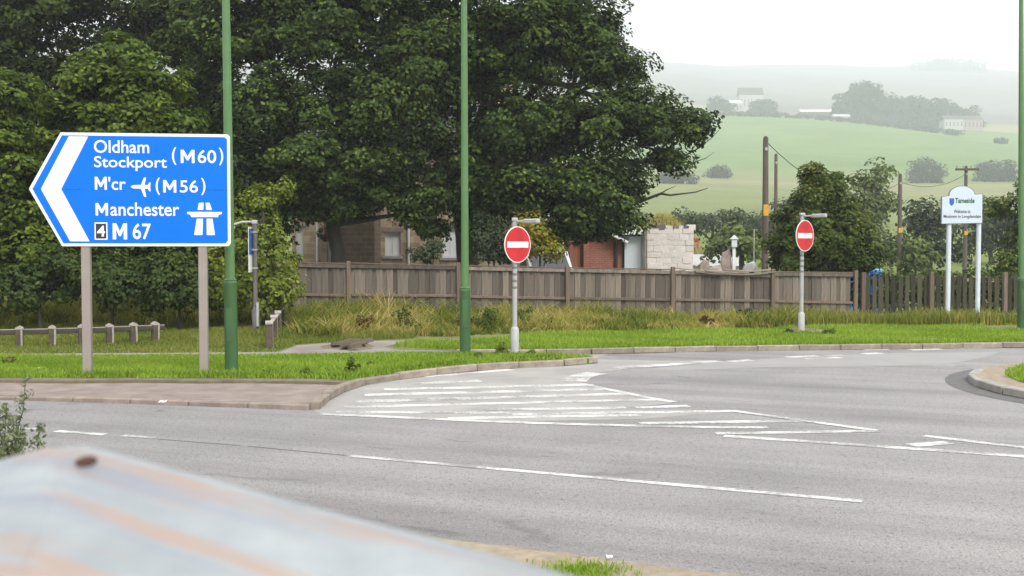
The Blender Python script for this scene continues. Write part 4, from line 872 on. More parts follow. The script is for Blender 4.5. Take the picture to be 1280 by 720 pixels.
# ------------------------------------------------------------------ no entry signs
def disc(r, y0, y1, n=48): return MB().prism([(r * math.cos(2 * math.pi * k / n), r * math.sin(2 * math.pi * k / n)) for k in range(n)], y0, y1)
def no_entry(label, base, H_disc, yaw, rad):
    root = empty('no_entry_sign', base, 0, label, 'road sign', 'no entry signs')
    mb = MB().tube([(0, 0, .5), (0, 0, H_disc + rad + .16)], .048, 14); mb.build('post', M['galv_pale'], root, True)
    MB().tube([(0, 0, -.1), (0, 0, .46), (0, 0, .5)], [.08, .08, .05], 14).build('post_base', M['galv_pale'], root, True)
    for k in range(4): MB().tube([(0, 0, H_disc - rad - .12 - k * .13), (0, 0, H_disc - rad - .07 - k * .13)], .050, 12).build('dark_band', M['panel_back'], root)
    h = empty('sign_head', (0, 0, H_disc), yaw); h.parent = root
    hd = disc(rad, -.082, -.072).build('sign_plate', M['white'], root); 
    bpy.data.objects.remove(h)
    for o, y in ((hd, 0),): o.location = (0, 0, H_disc); o.rotation_euler = (0, 0, yaw)
    def sub(mb, nm, mt):
        o = mb.build(nm, M[mt], hd); return o
    sub(disc(rad * .945, -.085, -.0825), 'red_disc', 'red')
    sub(MB().box(-rad * .80, rad * .80, -.088, -.0852, -rad * .165, rad * .165), 'white_bar', 'white')
    sub(disc(rad * .97, -.0715, -.06), 'backing_rim', 'panel_back')
    for zz in (-.2, .2): sub(MB().box(-.07, .07, -.06, .055, zz - .025, zz + .025), 'clamp', 'galv')
    arm = empty; zt = H_disc + rad + .09
    o = MB().tube([(0, 0, 0), (0, -.62, .01)], .022, 8).build('lamp_arm', M['galv_pale'], root); o.location = (0, 0, zt); o.rotation_euler = (0, 0, yaw)
    l_ = MB().box(-.055, .055, -.66, -.28, -.045, .05, bev=.02).build('sign_lamp', M['galv_pale'], root); l_.location = (0, 0, zt); l_.rotation_euler = (0, 0, yaw)
    MB().box(-.06, .06, -.06, .06, .0, .07, bev=.015).build('post_cap', M['galv_pale'], root).location = (0, 0, H_disc + rad + .1)
b1 = gp(643.5, 440, ZV); s1 = pxm(b1.y)
no_entry('nearer no entry sign on a grey lit post at the verge tip', b1, (440 - 305.5) / s1, R(44), 22.8 / s1)
b2 = gp(1001.5, 416, ZV); s2 = pxm(b2.y)
no_entry('farther no entry sign in front of the dense dark garden tree', b2, (416 - 294.5) / s2, R(42), 19.6 / s2)
# soil rings and broken paving
def soil_patch(px, py, rx, ry, label, z=.108, mat='soil'):
    c = gp(px, py, ZV); n = 28; pts = []
    for k in range(n):
        a = 2 * math.pi * k / n; r = 1 + .18 * math.sin(3 * a + px) + .1 * math.sin(7 * a)
        pts.append((c.x + rx * r * math.cos(a), c.y + ry * r * math.sin(a)))
    vv = [(x, y, z - .02) for x, y in pts] + [(c.x + (x - c.x) * .6, c.y + (y - c.y) * .6, z + .05) for x, y in pts] + [(c.x, c.y, z + .08)]
    ff = [(k, (k + 1) % n, n + (k + 1) % n, n + k) for k in range(n)] + [(n + k, n + (k + 1) % n, 2 * n) for k in range(n)]
    tag(MB().add(vv, ff).build('bare_soil', M[mat]), label, kind='structure')
soil_patch(1008, 415, .75, .7, 'bare soil mound round the foot of the far no entry post')
soil_patch(438, 434, .62, .7, 'bare rubble soil on the footpath', .105)
soil_patch(1262, 411, 1.1, .8, 'bare soil at the foot of the rightmost lamp post', .105)
for k, (px, py, s, rz) in enumerate(((425, 434, .20, .4), (436, 431.5, .26, 1.1), (447, 434.5, .22, .2), (455, 432, .18, .8), (431, 436, .15, 1.5), (443, 437, .14, .5))):
    c = gp(px, py, .12); o = MB().add([(-s, -s * .6, 0), (s, -s * .7, 0), (s * .8, s * .6, 0), (-s * .9, s * .5, 0), (-s * .85, -s * .5, .07), (s * .9, -s * .55, .09), (s * .7, s * .5, .10), (-s * .8, s * .45, .06)],
        [(0, 1, 2, 3), (4, 5, 6, 7), (0, 1, 5, 4), (1, 2, 6, 5), (2, 3, 7, 6), (3, 0, 4, 7)]).build('broken_slab', M['rail_post'])
    o.location = c + Vector((0, 0, .04)); o.rotation_euler = (random.uniform(-.2, .2), random.uniform(-.2, .2), rz)
    tag(o, 'dark broken paving slab in the rubble left of the middle lamp post', 'rubble', 'broken slabs on the footpath')

# ------------------------------------------------------------------ lamp posts
def lamp(label, base, lean, rb, rt, zb, H=9.0, head=-1):
    root = empty('lamp_post', base, 0, label, 'lamp post', 'green street lamp posts')
    root.rotation_euler = (0, lean, 0)
    MB().tube([(0, 0, -.1), (0, 0, zb - .02), (0, 0, zb), (0, 0, zb + .03)], [rb, rb, rb * 1.05, rt * 1.02], 20).build('base_section', M['green_base'], root, True)
    MB().tube([(0, 0, zb + .03), (0, 0, H * .6), (0, 0, H)], [rt, rt * .85, rt * .62], 18).build('shaft', M['green_paint'], root, True)
    d = MB().box(-.05, .05, -rb - .004, -rb + .03, .5, 1.05, bev=.006).build('access_door', M['green_base'], root)
    MB().tube([(0, 0, zb - .05), (0, 0, zb - .02)], rb * 1.04, 20).build('collar', M['green_paint'], root)
    arm = MB().tube([(0, 0, H - .05), (0, -.25 , H + .25), (0, -.9, H + .42), (0, -1.4, H + .45)], [.05, .045, .04, .035], 10).build('bracket_arm', M['green_paint'], root, True)
    ln = MB().add([(-.13, -1.35, H + .41), (.13, -1.35, H + .41), (.16, -2.1, H + .43), (-.16, -2.1, H + .43), (-.09, -1.35, H + .53), (.09, -1.35, H + .53), (.11, -2.0, H + .58), (-.11, -2.0, H + .58)], [(0, 1, 2, 3), (4, 5, 6, 7), (0, 1, 5, 4), (1, 2, 6, 5), (2, 3, 7, 6), (3, 0, 4, 7)]).build('lantern', M['galv'], root)
    MB().box(-.11, .11, -2.0, -1.5, H + .36, H + .408, bev=.02).build('lens', M['lamp_glass'], ln)
bA = gp(289.5, 464.5, ZV); lamp('nearest green lamp post standing right behind the blue direction sign', bA, R(-.35), .108, .079, at(288, 350, bA.y).z - ZV)
bB = gp(581.5, 442, ZV); lamp('middle green lamp post in front of the big sycamore', bB, R(-.1), .105, .076, at(581, 360, bB.y).z - ZV)
bC = gp(1277, 415, ZV); lamp('rightmost green lamp post cut by the right edge of the picture', bC, R(-1.0), .10, .075, at(1277, 348, bC.y).z - ZV)

# small lit side sign left of the fence
sb = gp(319.5, 419, ZV)
ss = empty('side_sign', sb, R(0), 'small grey post with a sign seen edge on and a curved lamp arm', 'road sign')
k = 1 / pxm(sb.y)
def sz(py): return (419 - py) * k
MB().tube([(0, 0, sz(385)), (0, 0, sz(278))], .055, 12).build('post', M['dark_post'], ss, True)
MB().tube([(0, 0, -.1), (0, 0, sz(388)), (0, 0, sz(384))], [.085, .085, .055], 12).build('post_base', M['dark_post'], ss, True)
MB().box(.04, .09, -.1, .0, sz(408), sz(378), bev=.008).build('pale_plate', M['galv_pale'], ss)
o = MB().box(-.006, .006, -.45, .45, sz(340), sz(284), bev=.003).build('sign_plate', M['white'], ss); o.location = (-.075, -.03, 0); o.rotation_euler = (0, 0, R(5))
o2 = MB().box(.007, .013, -.44, .44, sz(318), sz(286)).build('blue_back', M['text_blue'], ss); o2.location = (-.075, -.03, 0); o2.rotation_euler = (0, 0, R(5))
for z in (290, 312, 335): MB().box(-.08, .06, -.06, .06, sz(z) - .02, sz(z) + .02).build('clamp', M['galv'], ss)
MB().tube([(0, 0, sz(279)), (-.02, 0, sz(277)), (-.3, -.02, sz(277.5)), (-.5, -.03, sz(281)), (-.56, -.03, sz(284))], .026, 8).build('lamp_arm', M['galv_pale'], ss, True)
MB().box(-.06, .06, -.06, .06, sz(280), sz(275), bev=.015).build('post_cap', M['galv_pale'], ss)
MB().box(-.66, -.46, -.09, .03, sz(286), sz(282), bev=.015).build('sign_lamp', M['galv_pale'], ss)

# ------------------------------------------------------------------ welcome board
wb = gp(1200.5, 405, ZV); WD = wb.y; ws = pxm(WD)
wel = empty('welcome_board', wb, R(4), 'white round topped welcome board on two pale posts', 'sign')
def wu(px): return (px - 1200.5) / ws
def wv(py): return (405 - py) / ws
arc = [(1185 + 15.5 * 0, 245.5)]
pts = [(1174.5, 279.5), (1174.5, 246.5), (1184, 245)] + [(1200 - 16.5 * math.cos(R(a)), 245 - 12 * math.sin(R(a))) for a in range(14, 168, 11)] + [(1216, 243.5), (1226, 242.5), (1226, 278.5)]
def grow(p, g): return [(1200.3 + (x - 1200.3) * g, 260 + (y - 260) * g) for x, y in p]
MB().prism([(wu(x), wv(y)) for x, y in grow(pts, 1.035)], -.012, .03).build('board_rim', M['panel_back'], wel)
MB().prism([(wu(x), wv(y)) for x, y in pts], -.016, -.0125).build('board_face', M['board_white'], wel)
def wt(s, x0, x1, y0, y1, mat, bold=.02): return put_text('lettering', s, wu(x0), wv(y1), wu(x1) - wu(x0), (y1 - y0) / ws, M[mat], wel, -.019, bold)
wt('Tameside', 1191, 1216, 247.5, 254, 'text_green', .03); wt('Welcome to', 1189.5, 1211, 262, 266.5, 'text_dark'); wt('Mottram in Longdendale', 1176.5, 1224.5, 268.5, 273.5, 'text_dark')
MB().prism([(wu(x), wv(y)) for x, y in ((1183.8, 248), (1189.8, 248), (1189.8, 254), (1188.5, 256), (1186.8, 257.6), (1185, 256), (1183.8, 254))], -.019, -.0165).build('shield_emblem', M['text_blue'], wel)
for px in (1185.5, 1224):
    MB().tube([(wu(px), .07, -.1), (wu(px), .07, wv(250))], .062, 14).build('post', M['white_post'], wel, True)

# ------------------------------------------------------------------ telegraph poles and wires
def pole(label, px, ptop, D, r, plate=None, cross=False):
    b = at(px, 320, D); zb = float(terr(b.x, D)) if D > 36 else .08; zt = at(px, ptop, D).z
    root = empty('telegraph_pole', (b.x, D, zb), 0, label, 'telegraph pole', 'telegraph poles beyond the fence'); h = zt - zb
    MB().tube([(0, 0, -.3), (.01, 0, h * .5), (0, 0, h - .05), (0, 0, h)], [r * 1.15, r, r * .85, r * .7], 12).build('shaft', M['polewood'], root, True)
    MB().tube([(0, 0, h), (0, 0, h + .09)], [r * .9, r * .35], 12).build('pole_cap', M['rail_dark'], root)
    if plate:
        z0, z1 = at(px, plate[1], D).z - zb, at(px, plate[0], D).z - zb
        MB().box(-r * .8, r * .8, -r * 1.25, -r * .9, z0, z1, bev=.01).build('warning_plate', M['yellow'], root)
    MB().box(-.05, .05, -r - .02, -r + .02, h - .5, h - .38).build('wire_bracket', M['galv'], root)
    if cross:
        MB().box(-.75, .75, -r - .1, -r + .0, h - .22, h - .08, bev=.01).build('cross_arm', M['polewood'], root)
        for xx in (-.65, -.25, .25, .65): MB().tube([(xx, -r - .05, h - .08), (xx, -r - .05, h + .04), (xx, -r - .05, h + .1)], [.03, .055, .04], 8).build('insulator', M['ceramic'], root)
    return Vector((b.x, D - r, zt - .4))
p1 = pole('tall dark telegraph pole with a yellow plate left of the garden tree', 956, 173, 46, .13, (256, 270))
p2 = pole('thin telegraph pole just right of the tall one', 969, 194, 66, .11)
p3 = pole('bare telegraph pole between the garden tree and the welcome board', 1124, 219, 62, .12, (285, 291))
p4 = pole('cross armed telegraph pole behind the welcome board', 1206, 209, 72, .12, (289, 294), True)
def wire(a, b, sag, label):
    pts = [a.lerp(b, t / 14) - Vector((0, 0, sag * 4 * (t / 14) * (1 - t / 14))) for t in range(15)]
    tag(MB().tube(pts, .016, 5).build('overhead_wire', M['wire']), label, 'wire')
p1t = p1 + Vector((0, 0, .25)); wire(p1t, p3, 1.3, 'overhead wire dropping from the tall pole towards the bare pole')
wire(p3, p4, .5, 'overhead wire running from the bare pole to the cross armed pole')

# ------------------------------------------------------------------ buildings
def wall_open(W, H, ops, depth=.12, t=.3):
    """front wall in XZ at y=0 with reveals cut back; ops: (x0,x1,z0,z1)"""
    X = sorted({0, W, *[o[0] for o in ops], *[o[1] for o in ops]}); Z = sorted({0, H, *[o[2] for o in ops], *[o[3] for o in ops]})
    mb = MB()
    for i in range(len(X) - 1):
        for j in range(len(Z) - 1):
            cx, cz = (X[i] + X[i + 1]) / 2, (Z[j] + Z[j + 1]) / 2
            if any(o[0] < cx < o[1] and o[2] < cz < o[3] for o in ops): continue
            mb.add([(X[i], 0, Z[j]), (X[i + 1], 0, Z[j]), (X[i + 1], 0, Z[j + 1]), (X[i], 0, Z[j + 1])], [(0, 1, 2, 3)])
    for a, b, c, d in ops:
        mb.add([(a, 0, c), (b, 0, c), (b, t, c), (a, t, c), (a, 0, d), (b, 0, d), (b, t, d), (a, t, d)], [(0, 1, 2, 3), (4, 5, 6, 7), (0, 3, 7, 4), (1, 2, 6, 5)])
    return mb
def window(parent, x, y, z, w, h, blind=False, bars=1):
    f = MB(); fr = .07
    f.box(x, x + w, y + .1, y + .16, z, z + fr); f.box(x, x + w, y + .1, y + .16, z + h - fr, z + h); f.box(x, x + fr, y + .1, y + .16, z + fr, z + h - fr); f.box(x + w - fr, x + w, y + .1, y + .16, z + fr, z + h - fr)
    for k in range(bars): xx = x + w * (k + 1) / (bars + 1); f.box(xx - .03, xx + .03, y + .105, y + .155, z + fr, z + h - fr)
    o = f.build('window', M['upvc'], parent)
    MB().box(x + fr, x + w - fr, y + .13, y + .14, z + fr, z + h - fr).build('pane', M['blind'] if blind else M['glass'], o)
    MB().box(x - .1, x + w + .1, y - .06, y + .1, z - .12, z - .002, bev=.01).build('sill', M['galv_pale'], o)
    MB().box(x - .12, x + w + .12, y - .03, y + .05, z + h + .002, z + h + .2, bev=.01).build('lintel', M['rock'], o)
HD = 48.0; hsx = pxm(HD)
def hx(px): return (px - 640) / F_PX * HD
def hzp(py): return at(640, py, HD).z
x0 = hx(365); W = hx(668) - x0; HH = 6.3
house = empty('stone_house', (x0, HD, 0), 0, 'tan stone two storey house half hidden behind the dark trees', 'house')
def wx(px): return hx(px) - x0
ops = [(wx(481), wx(501), hzp(320), hzp(290)), (wx(553), wx(573), hzp(322), hzp(284)), (wx(505), wx(520), hzp(252), hzp(226)), (wx(600), wx(622), hzp(320), hzp(288)), (wx(590), wx(612), hzp(250), hzp(222)), (wx(365.5) + .15, wx(379), hzp(336), hzp(284)), (wx(409), wx(420), hzp(336), hzp(290)), (wx(366) + .2, wx(380), hzp(240), hzp(215)), (wx(400), wx(418), hzp(240), hzp(212))]
wall_open(W, HH, ops).build('wall', M['stone'], house)
for i, (a, b, c, d) in enumerate(ops): window(house, a, 0, c, b - a, d - c, i in (0, 1, 2, 5, 6), 0 if i in (5, 6) else 1)
MB().box(0, .3, .31, 7.5, 0, HH).build('side_wall', M['stone'], house); MB().box(W - .3, W, .31, 7.5, 0, HH).build('side_wall', M['stone'], house); MB().box(.31, W - .31, 7.2, 7.5, 0, HH).build('rear_wall', M['stone'], house)
rf = MB().add([(-.3, -.35, HH - .05), (W + .3, -.35, HH - .05), (W + .3, 3.75, HH + 2.4), (-.3, 3.75, HH + 2.4), (W + .3, 7.85, HH - .05), (-.3, 7.85, HH - .05)], [(0, 1, 2, 3), (3, 2, 4, 5), (0, 3, 5), (1, 4, 2)]).build('roof', M['slate'], house)
for xx in (1.2, W - 1.6): MB().box(xx, xx + .9, 3.3, 4.2, HH + 1.6, HH + 3.6).build('chimney', M['stone'], rf)
wing = MB(); xa, xb = wx(428), wx(476)
wing.box(xa, xb, -2.2, -.005, 0, 4.6).build('bay_wing', M['stone_dark'], house)
MB().add([(xa - .15, -2.4, 4.55), (xb + .15, -2.4, 4.55), (xb + .15, -.01, 5.6), (xa - .15, -.01, 5.6), (xa - .15, -.01, 4.55), (xb + .15, -.01, 4.55)], [(0, 1, 2, 3), (0, 3, 4), (1, 5, 2), (0, 4, 5, 1)]).build('wing_roof', M['slate'], house)
for px in (397, 511, 586): MB().tube([(wx(px), -.08, 0), (wx(px), -.08, HH - .1)], .05, 8).build('drainpipe', M['upvc'], house)
# hanging basket
hb = at(406, 293, 46.9); bk = empty('hanging_basket', hb, 0, 'flowering hanging basket beside the white house door', 'hanging basket')
pos, nrm, sz_, ti = clump_leaves(rand_dirs(30) * np.array([.3, .25, .22]), np.full(30, .12), 14, .9, .2, .08, np.full(30, .4)); o = link('foliage', leaf_mesh('foliage', pos, nrm, sz_, ti), M['leaf_shrub'], bk); o['kind'] = 'stuff'
pos, nrm, sz_, ti = clump_leaves(rand_dirs(12) * np.array([.3, .25, .22]), np.full(12, .08), 5, .9, .2, .07, np.full(12, .4)); o = link('flowers', leaf_mesh('flowers', pos, nrm, sz_, ti), M['red'], bk); o['kind'] = 'stuff'
MB().tube([(0, 0, -.28), (0, 0, -.12), (0, 0, 0)], [.08, .22, .27], 12).build('basket', M['rail_post'], bk); MB().tube([(0, 0, 0), (0, 0, .6), (0, 1.0, .65)], .015, 5).build('bracket', M['felt'], bk)
# brick outbuilding
BD = 45.0
def ox(px, D=BD): return (px - 640) / F_PX * D
def oz(py, D=BD): return at(640, py, D).z
bo = empty('brick_outbuilding', (ox(712), BD, 0), 0, 'red brick outbuilding with a low pitched roof behind the fence', 'outbuilding')
Wb = ox(778) - ox(712); e0 = oz(300); 
wall_open(Wb, oz(298), [(ox(716) - ox(712), ox(727) - ox(712), 0, oz(304))]).build('wall', M['brick'], bo)
MB().box(ox(716) - ox(712) + .02, ox(727) - ox(712) - .02, .12, .17, 0, oz(304) - .02).build('door', M['doorwood'], bo)
MB().box(0, .22, .31, 5, 0, oz(298)).build('side_wall', M['brick'], bo); MB().box(Wb - .22, Wb, .31, 5, 0, oz(298)).build('side_wall', M['brick'], bo); MB().box(.23, Wb - .23, 4.8, 5, 0, oz(298)).build('rear_wall', M['brick'], bo)
MB().prism([(0, oz(298) + .002), (Wb, oz(298) + .002), (Wb * .1, oz(272)), (0, oz(276))], .002, .2).build('gable', M['brick'], bo)
rr = MB().add([(-.7, -.35, oz(276) - .1), (.35, -.35, oz(268)), (Wb + .2, -.35, oz(299)), (Wb + .2, 5.2, oz(299)), (.35, 5.2, oz(268)), (-.7, 5.2, oz(276) - .1), (-.7, -.35, oz(276) - .2), (.35, -.35, oz(268) - .1), (Wb + .2, -.35, oz(299) - .1)], [(0, 1, 4, 5), (1, 2, 3, 4), (0, 6, 7, 1), (1, 7, 8, 2)]).build('roof', M['slate'], bo)
MB().tube([(.3, -.36, oz(268) - .14), (Wb + .18, -.36, oz(299) - .14)], .06, 6).build('barge_board', M['upvc'], rr)
MB().box(ox(729) - ox(712), ox(735) - ox(712), -.16, -.002, 0, oz(301), bev=.01).build('brick_pier', M['brick'], bo)
MB().tube([(ox(770) - ox(712), -.09, 0), (ox(770) - ox(712), -.09, oz(300))], .06, 8).build('drainpipe', M['felt'], bo)
# flat roofed store with a pale door
gs = empty('flat_roof_store', (ox(779.5), BD - .4, 0), 0, 'flat roofed store with a pale blue white door beside the brick outbuilding', 'outbuilding')
Wg = ox(804.5) - ox(779.5); zt = oz(288)
MB().box(.0, Wg, .3, 3.5, 0, zt - .15).build('wall', M['brick'], gs); MB().box(.02, ox(801) - ox(779.5), .2, .297, 0, oz(295)).build('door', M['doorwhite'], gs)
MB().box(.05, .09, .17, .199, .9, 1.1).build('door_handle', M['felt'], gs)
MB().box(ox(801.5) - ox(779.5), Wg + .02, .12, .297, 0, oz(290)).build('jamb', M['whitewash'], gs)
MB().box(-.05, Wg - .1, .05, .297, oz(294.7), zt - .16).build('lintel', M['felt'], gs)
r_ = MB().box(-.15, Wg + .05, -.05, 3.6, zt - .148, zt, bev=.01).build('roof', M['felt'], gs); MB().box(-.16, Wg + .06, -.09, -.052, zt - .17, zt + .02).build('fascia', M['upvc'], r_)
# whitewashed stone wall
ww = empty('whitewashed_wall', (ox(805.5), BD - .6, 0), 0, 'rough whitewashed stone wall with dark ragged coping behind the fence', 'wall')
Ww = ox(863) - ox(805.5); z = .0; row = 0; sme = None
while z < oz(288):
    hh = random.uniform(.2, .27); x = -.15 if row % 2 else 0
    while x < Ww - .05:
        wl_ = random.uniform(.32, .62); xe = min(x + wl_, Ww); xs_ = max(x, 0)
        if xe - xs_ > .08:
            if sme is None: o = MB().box(-.5, .5, -.2, .2, -.5, .5, bev=.03).build('stone', M['whitewash'], ww); sme = o.data
            else: o = link('stone', sme, M['whitewash'], ww)
            o.location = ((xs_ + xe) / 2, random.uniform(-.02, .015), z + hh / 2); o.scale = (xe - xs_ - .008, 1, hh - .006); o.rotation_euler = (random.uniform(-.02, .02), 0, random.uniform(-.02, .02))
        x += wl_
    z += hh; row += 1
MB().box(.02, Ww - .02, -.188, .14, 0, z - .05).build('core', M['whitewash'], ww)
x = 0
while x < Ww - .1:
    wl_ = random.uniform(.18, .42); o = link('coping_stone', sme, None, ww); o.location = (min(x + wl_ / 2, Ww - .1), 0, z + .05); o.scale = (wl_ - .02, 1.0, random.uniform(.1, .24)); o.rotation_euler = (0, random.uniform(-.06, .06), 0)
    if random.random() < .65: 
        o.material_slots[0].link = 'OBJECT'; o.material_slots[0].material = M['coping']
    x += wl_
# parked van, only its upper part clears the fence
vD = 43.0; vb = at(697, 330, vD)
van = empty('parked_van', (vb.x, vD, .0), R(18), 'white parked van with sloping windscreen glimpsed left of the brick outbuilding', 'van')
prof = [(-.1, .35), (4.3, .35), (4.35, 1.9), (4.2, 2.02), (1.25, 2.02), (.62, 1.25), (-.05, 1.05)]
Rv = Matrix.Rotation(R(90), 4, 'Z')
MB().prism([(p[0], p[1]) for p in prof], -.88, .88, Rv).build('body', M['vanwhite'], van)
def vpart(poly, nm, mt, y0, y1): return MB().prism(poly, y0, y1, Rv).build(nm, M[mt], van)
MB().add([Rv @ Vector(q) for q in ((.60, -.76, 1.29), (.60, .76, 1.29), (1.15, .70, 1.94), (1.15, -.70, 1.94), (.57, -.76, 1.30), (.57, .76, 1.30), (1.12, .70, 1.96), (1.12, -.70, 1.96))], [(0, 1, 2, 3), (4, 5, 6, 7), (0, 1, 5, 4), (1, 2, 6, 5), (2, 3, 7, 6), (3, 0, 4, 7)]).build('windscreen', M['glass'], van)
vpart([(.95, 1.25), (1.9, 1.25), (1.9, 1.85), (1.35, 1.85)], 'side_window', 'glass', -.895, -.878); vpart([(.95, 1.25), (1.9, 1.25), (1.9, 1.85), (1.35, 1.85)], 'side_window', 'glass', .878, .895)
for xx in (.7, 3.5):
    for yy in (-.8, .8): w_o = MB().tube([Rv @ Vector((xx, yy - .1, .33)), Rv @ Vector((xx, yy + .1, .33))], .33, 18).build('wheel', M['tyre'], van)
for yy in (-.62, .62): MB().box(yy - .16, yy + .16, -.13, -.04, .72, .94, bev=.02).build('headlight', M['lamp_glass'], van)
# farm buildings on the hill
def farm(label, px, D, w, h, dpt, wall, roof, rz=0, name='farm_building'):
    if D > 300: D, w, h, dpt = D * KF, w * KF, h * KF, dpt * KF
    x = (px - 640) / F_PX * D; zb = float(terr(x, D)); o = empty(name, (x, D, zb - .3), rz, label, 'building', 'farm buildings on the hillside')
    MB().box(-w / 2, w / 2, 0, dpt, -.5, h).build('wall', M[wall], o)
    r = h * .45; MB().add([(-w / 2 - .3, -.3, h - .05), (w / 2 + .3, -.3, h - .05), (w / 2 + .3, dpt / 2, h + r), (-w / 2 - .3, dpt / 2, h + r), (w / 2 + .3, dpt + .3, h - .05), (-w / 2 - .3, dpt + .3, h - .05)], [(0, 1, 2, 3), (3, 2, 4, 5), (0, 3, 5), (1, 4, 2)]).build('roof', M[roof], o)
    for k in range(max(2, int(w / 4))):
        xx = -w / 2 + w * (k + .5) / max(2, int(w / 4)); MB().box(xx - .5, xx + .5, -.05, -.003, h * .35, h * .75).build('window', M['glass'], o)
farm('white rendered farmhouse fading into the hill mist', 938, 890, 19, 14, 12, 'farm_white', 'farm_dark'); farm('small white farm cottage left of the misty farmhouse', 916, 875, 13, 6.5, 10, 'farm_white', 'farm_roof')
farm('long pale roofed barn between the farmhouse and the copse', 1021, 820, 25, 5.4, 12, 'farm_dark', 'farm_roof'); farm('low white shed under the copse trees', 1051, 765, 11, 4, 8, 'farm_white', 'farm_roof'); farm('pale cottage at the right end of the copse', 1190, 765, 13, 7, 10, 'farm_white', 'farm_dark'); farm('tan stone barn right of the pale cottage', 1214, 765, 13, 7.5, 11, 'rock', 'farm_dark')
farm('low green grey field shed behind the whitewashed wall', 884, 75, 4.6, 1.6, 3, 'galv', 'galv', name='field_shed')
# tan earth bank behind the whitewashed wall
c = at(828, 300, 92); vv, ff = [], []; na, nr = 28, 7
for r_i in range(nr + 1):
    for a_i in range(na):
        a = 2 * math.pi * a_i / na; q = r_i / nr; k_ = 1 + .1 * math.sin(3 * a + 1) + .06 * math.sin(8 * a)
        vv.append((c.x + 3.4 * q * k_ * math.cos(a), 92 + 3 * q * k_ * math.sin(a), -.6 + (at(826, 273, 92).z + .6) * math.cos(q * math.pi / 2) ** .6 + random.uniform(-.15, .15)))
for r_i in range(nr):
    for a_i in range(na): ff.append((r_i * na + a_i, r_i * na + (a_i + 1) % na, (r_i + 1) * na + (a_i + 1) % na, (r_i + 1) * na + a_i))
tag(MB().add(vv, ff).build('earth_bank', simple('tan_earth', (.22, .17, .10), .95, 0, .3, 1.5, .5, 8), None, True), 'tan earth bank behind the whitewashed wall', kind='structure')
q_ = np.sqrt(rng.uniform(0, 1, 2600)); a_ = rng.uniform(0, 6.283, 2600)
blades('bank_grass', c.x + 3.3 * q_ * np.cos(a_), 92 + 2.8 * q_ * np.sin(a_), -.65 + (at(826, 273, 92).z + .6) * np.cos(q_ * math.pi / 2) ** .6, rng.uniform(.25, .75, 2600), .09, 'dry', .75 + rng.normal(size=2600) * .18, .8, 'straw coloured grass on the bank behind the whitewashed wall')
# yard clutter seen over the fence
def drum(label, px, py, D, lid):
    t = at(px, py, D); o = empty('storage_drum', (t.x, D, .08), 0, label, 'drum', 'blue drums behind the fence'); h = t.z - .08
    MB().tube([(0, 0, 0), (0, 0, .02), (0, 0, h * .33), (0, 0, h * .35), (0, 0, h * .37), (0, 0, h * .66), (0, 0, h * .68), (0, 0, h * .70), (0, 0, h - .04), (0, 0, h - .03)], [.2, .24, .25, .265, .25, .25, .265, .25, .24, .2], 20).build('barrel', M['bluedrum'], o, True)
    MB().tube([(0, 0, h - .03), (0, 0, h + .03), (0, 0, h + .05)], [.25, .25, .2], 20).build('lid', M[lid], o)
drum('dark blue drum under the dense garden tree', 1058, 336, 37.4, 'bluedrum'); drum('light blue lidded drum at the corner where the two fences meet', 1078, 338, 37.6, 'bluelid'); drum('light blue lidded drum just right of the fence corner', 1093, 338, 37.8, 'bluelid')
def rock(px, pyt, D, w, h, label, mat='rock'):
    t = at(px, pyt, D); bm = bmesh.new(); bmesh.ops.create_icosphere(bm, subdivisions=2, radius=1)
    for v in bm.verts:
        k = 1 + random.uniform(-.1, .1); v.co = Vector([math.copysign(abs(q) ** .65, q) for q in v.co]); v.co = Vector((v.co.x * w * k, v.co.y * w * .8 * k, v.co.z * h * k * (1 + .12 * v.co.x)))
    me = bpy.data.meshes.new('boulder'); bm.to_mesh(me); bm.free(); o = link('boulder', me, M[mat]); o.location = (t.x, D, max(t.z - h, h * .8)); tag(o, label, 'boulder', 'boulders and rubble behind the fence')
    if t.z - h > h: 
        o.location.z = t.z - h
rock(908, 311, 37.5, .2, .95, 'upright pale boulder left of the white bird post'); rock(880, 326, 37, .24, .85, 'grey boulder above the split fence capping'); rock(936, 326, 37.4, .26, .82, 'small grey boulder right of the white bird post', 'galv_pale'); rock(893, 331, 37.2, .3, .78, 'low dark boulder left of the upright one', 'coping')
bp_ = at(917.5, 296, 37.3); o = empty('bird_post', (bp_.x, 37.3, .1), 0, 'white post with a small pale bird box', 'post'); h = bp_.z - .1
MB().box(-.05, .05, -.05, .05, 0, h - .05, bev=.01).build('post', M['upvc'], o); MB().box(-.09, .09, -.1, .0, h - .35, h - .08, bev=.01).build('bird_box', M['doorwhite'], o); MB().prism([(-.13, 0), (.13, 0), (0, .14)], -.13, .05).build('box_roof', M['upvc'], o).location = (0, 0, h - .078)
tp = at(942, 286, 38); o = MB().tube([(tp.x, 38, .0), (tp.x + .02, 38, tp.z)], .025, 8).build('thin_pole', M['rail_pale']); tag(o, 'thin pale cane left of the tall telegraph pole', 'pole')
rb_ = at(868, 298, 120); o = empty('red_container', (rb_.x, 120, float(terr(rb_.x, 120))), 0, 'small red container right of the whitewashed wall', 'container'); hh_ = rb_.z - o.location.z
MB().box(-.42, .42, -.3, .3, 0, hh_ - .1, bev=.03).build('tub', M['redbox'], o); MB().box(-.46, .46, -.34, .34, hh_ - .098, hh_, bev=.02).build('lid', M['redbox'], o)

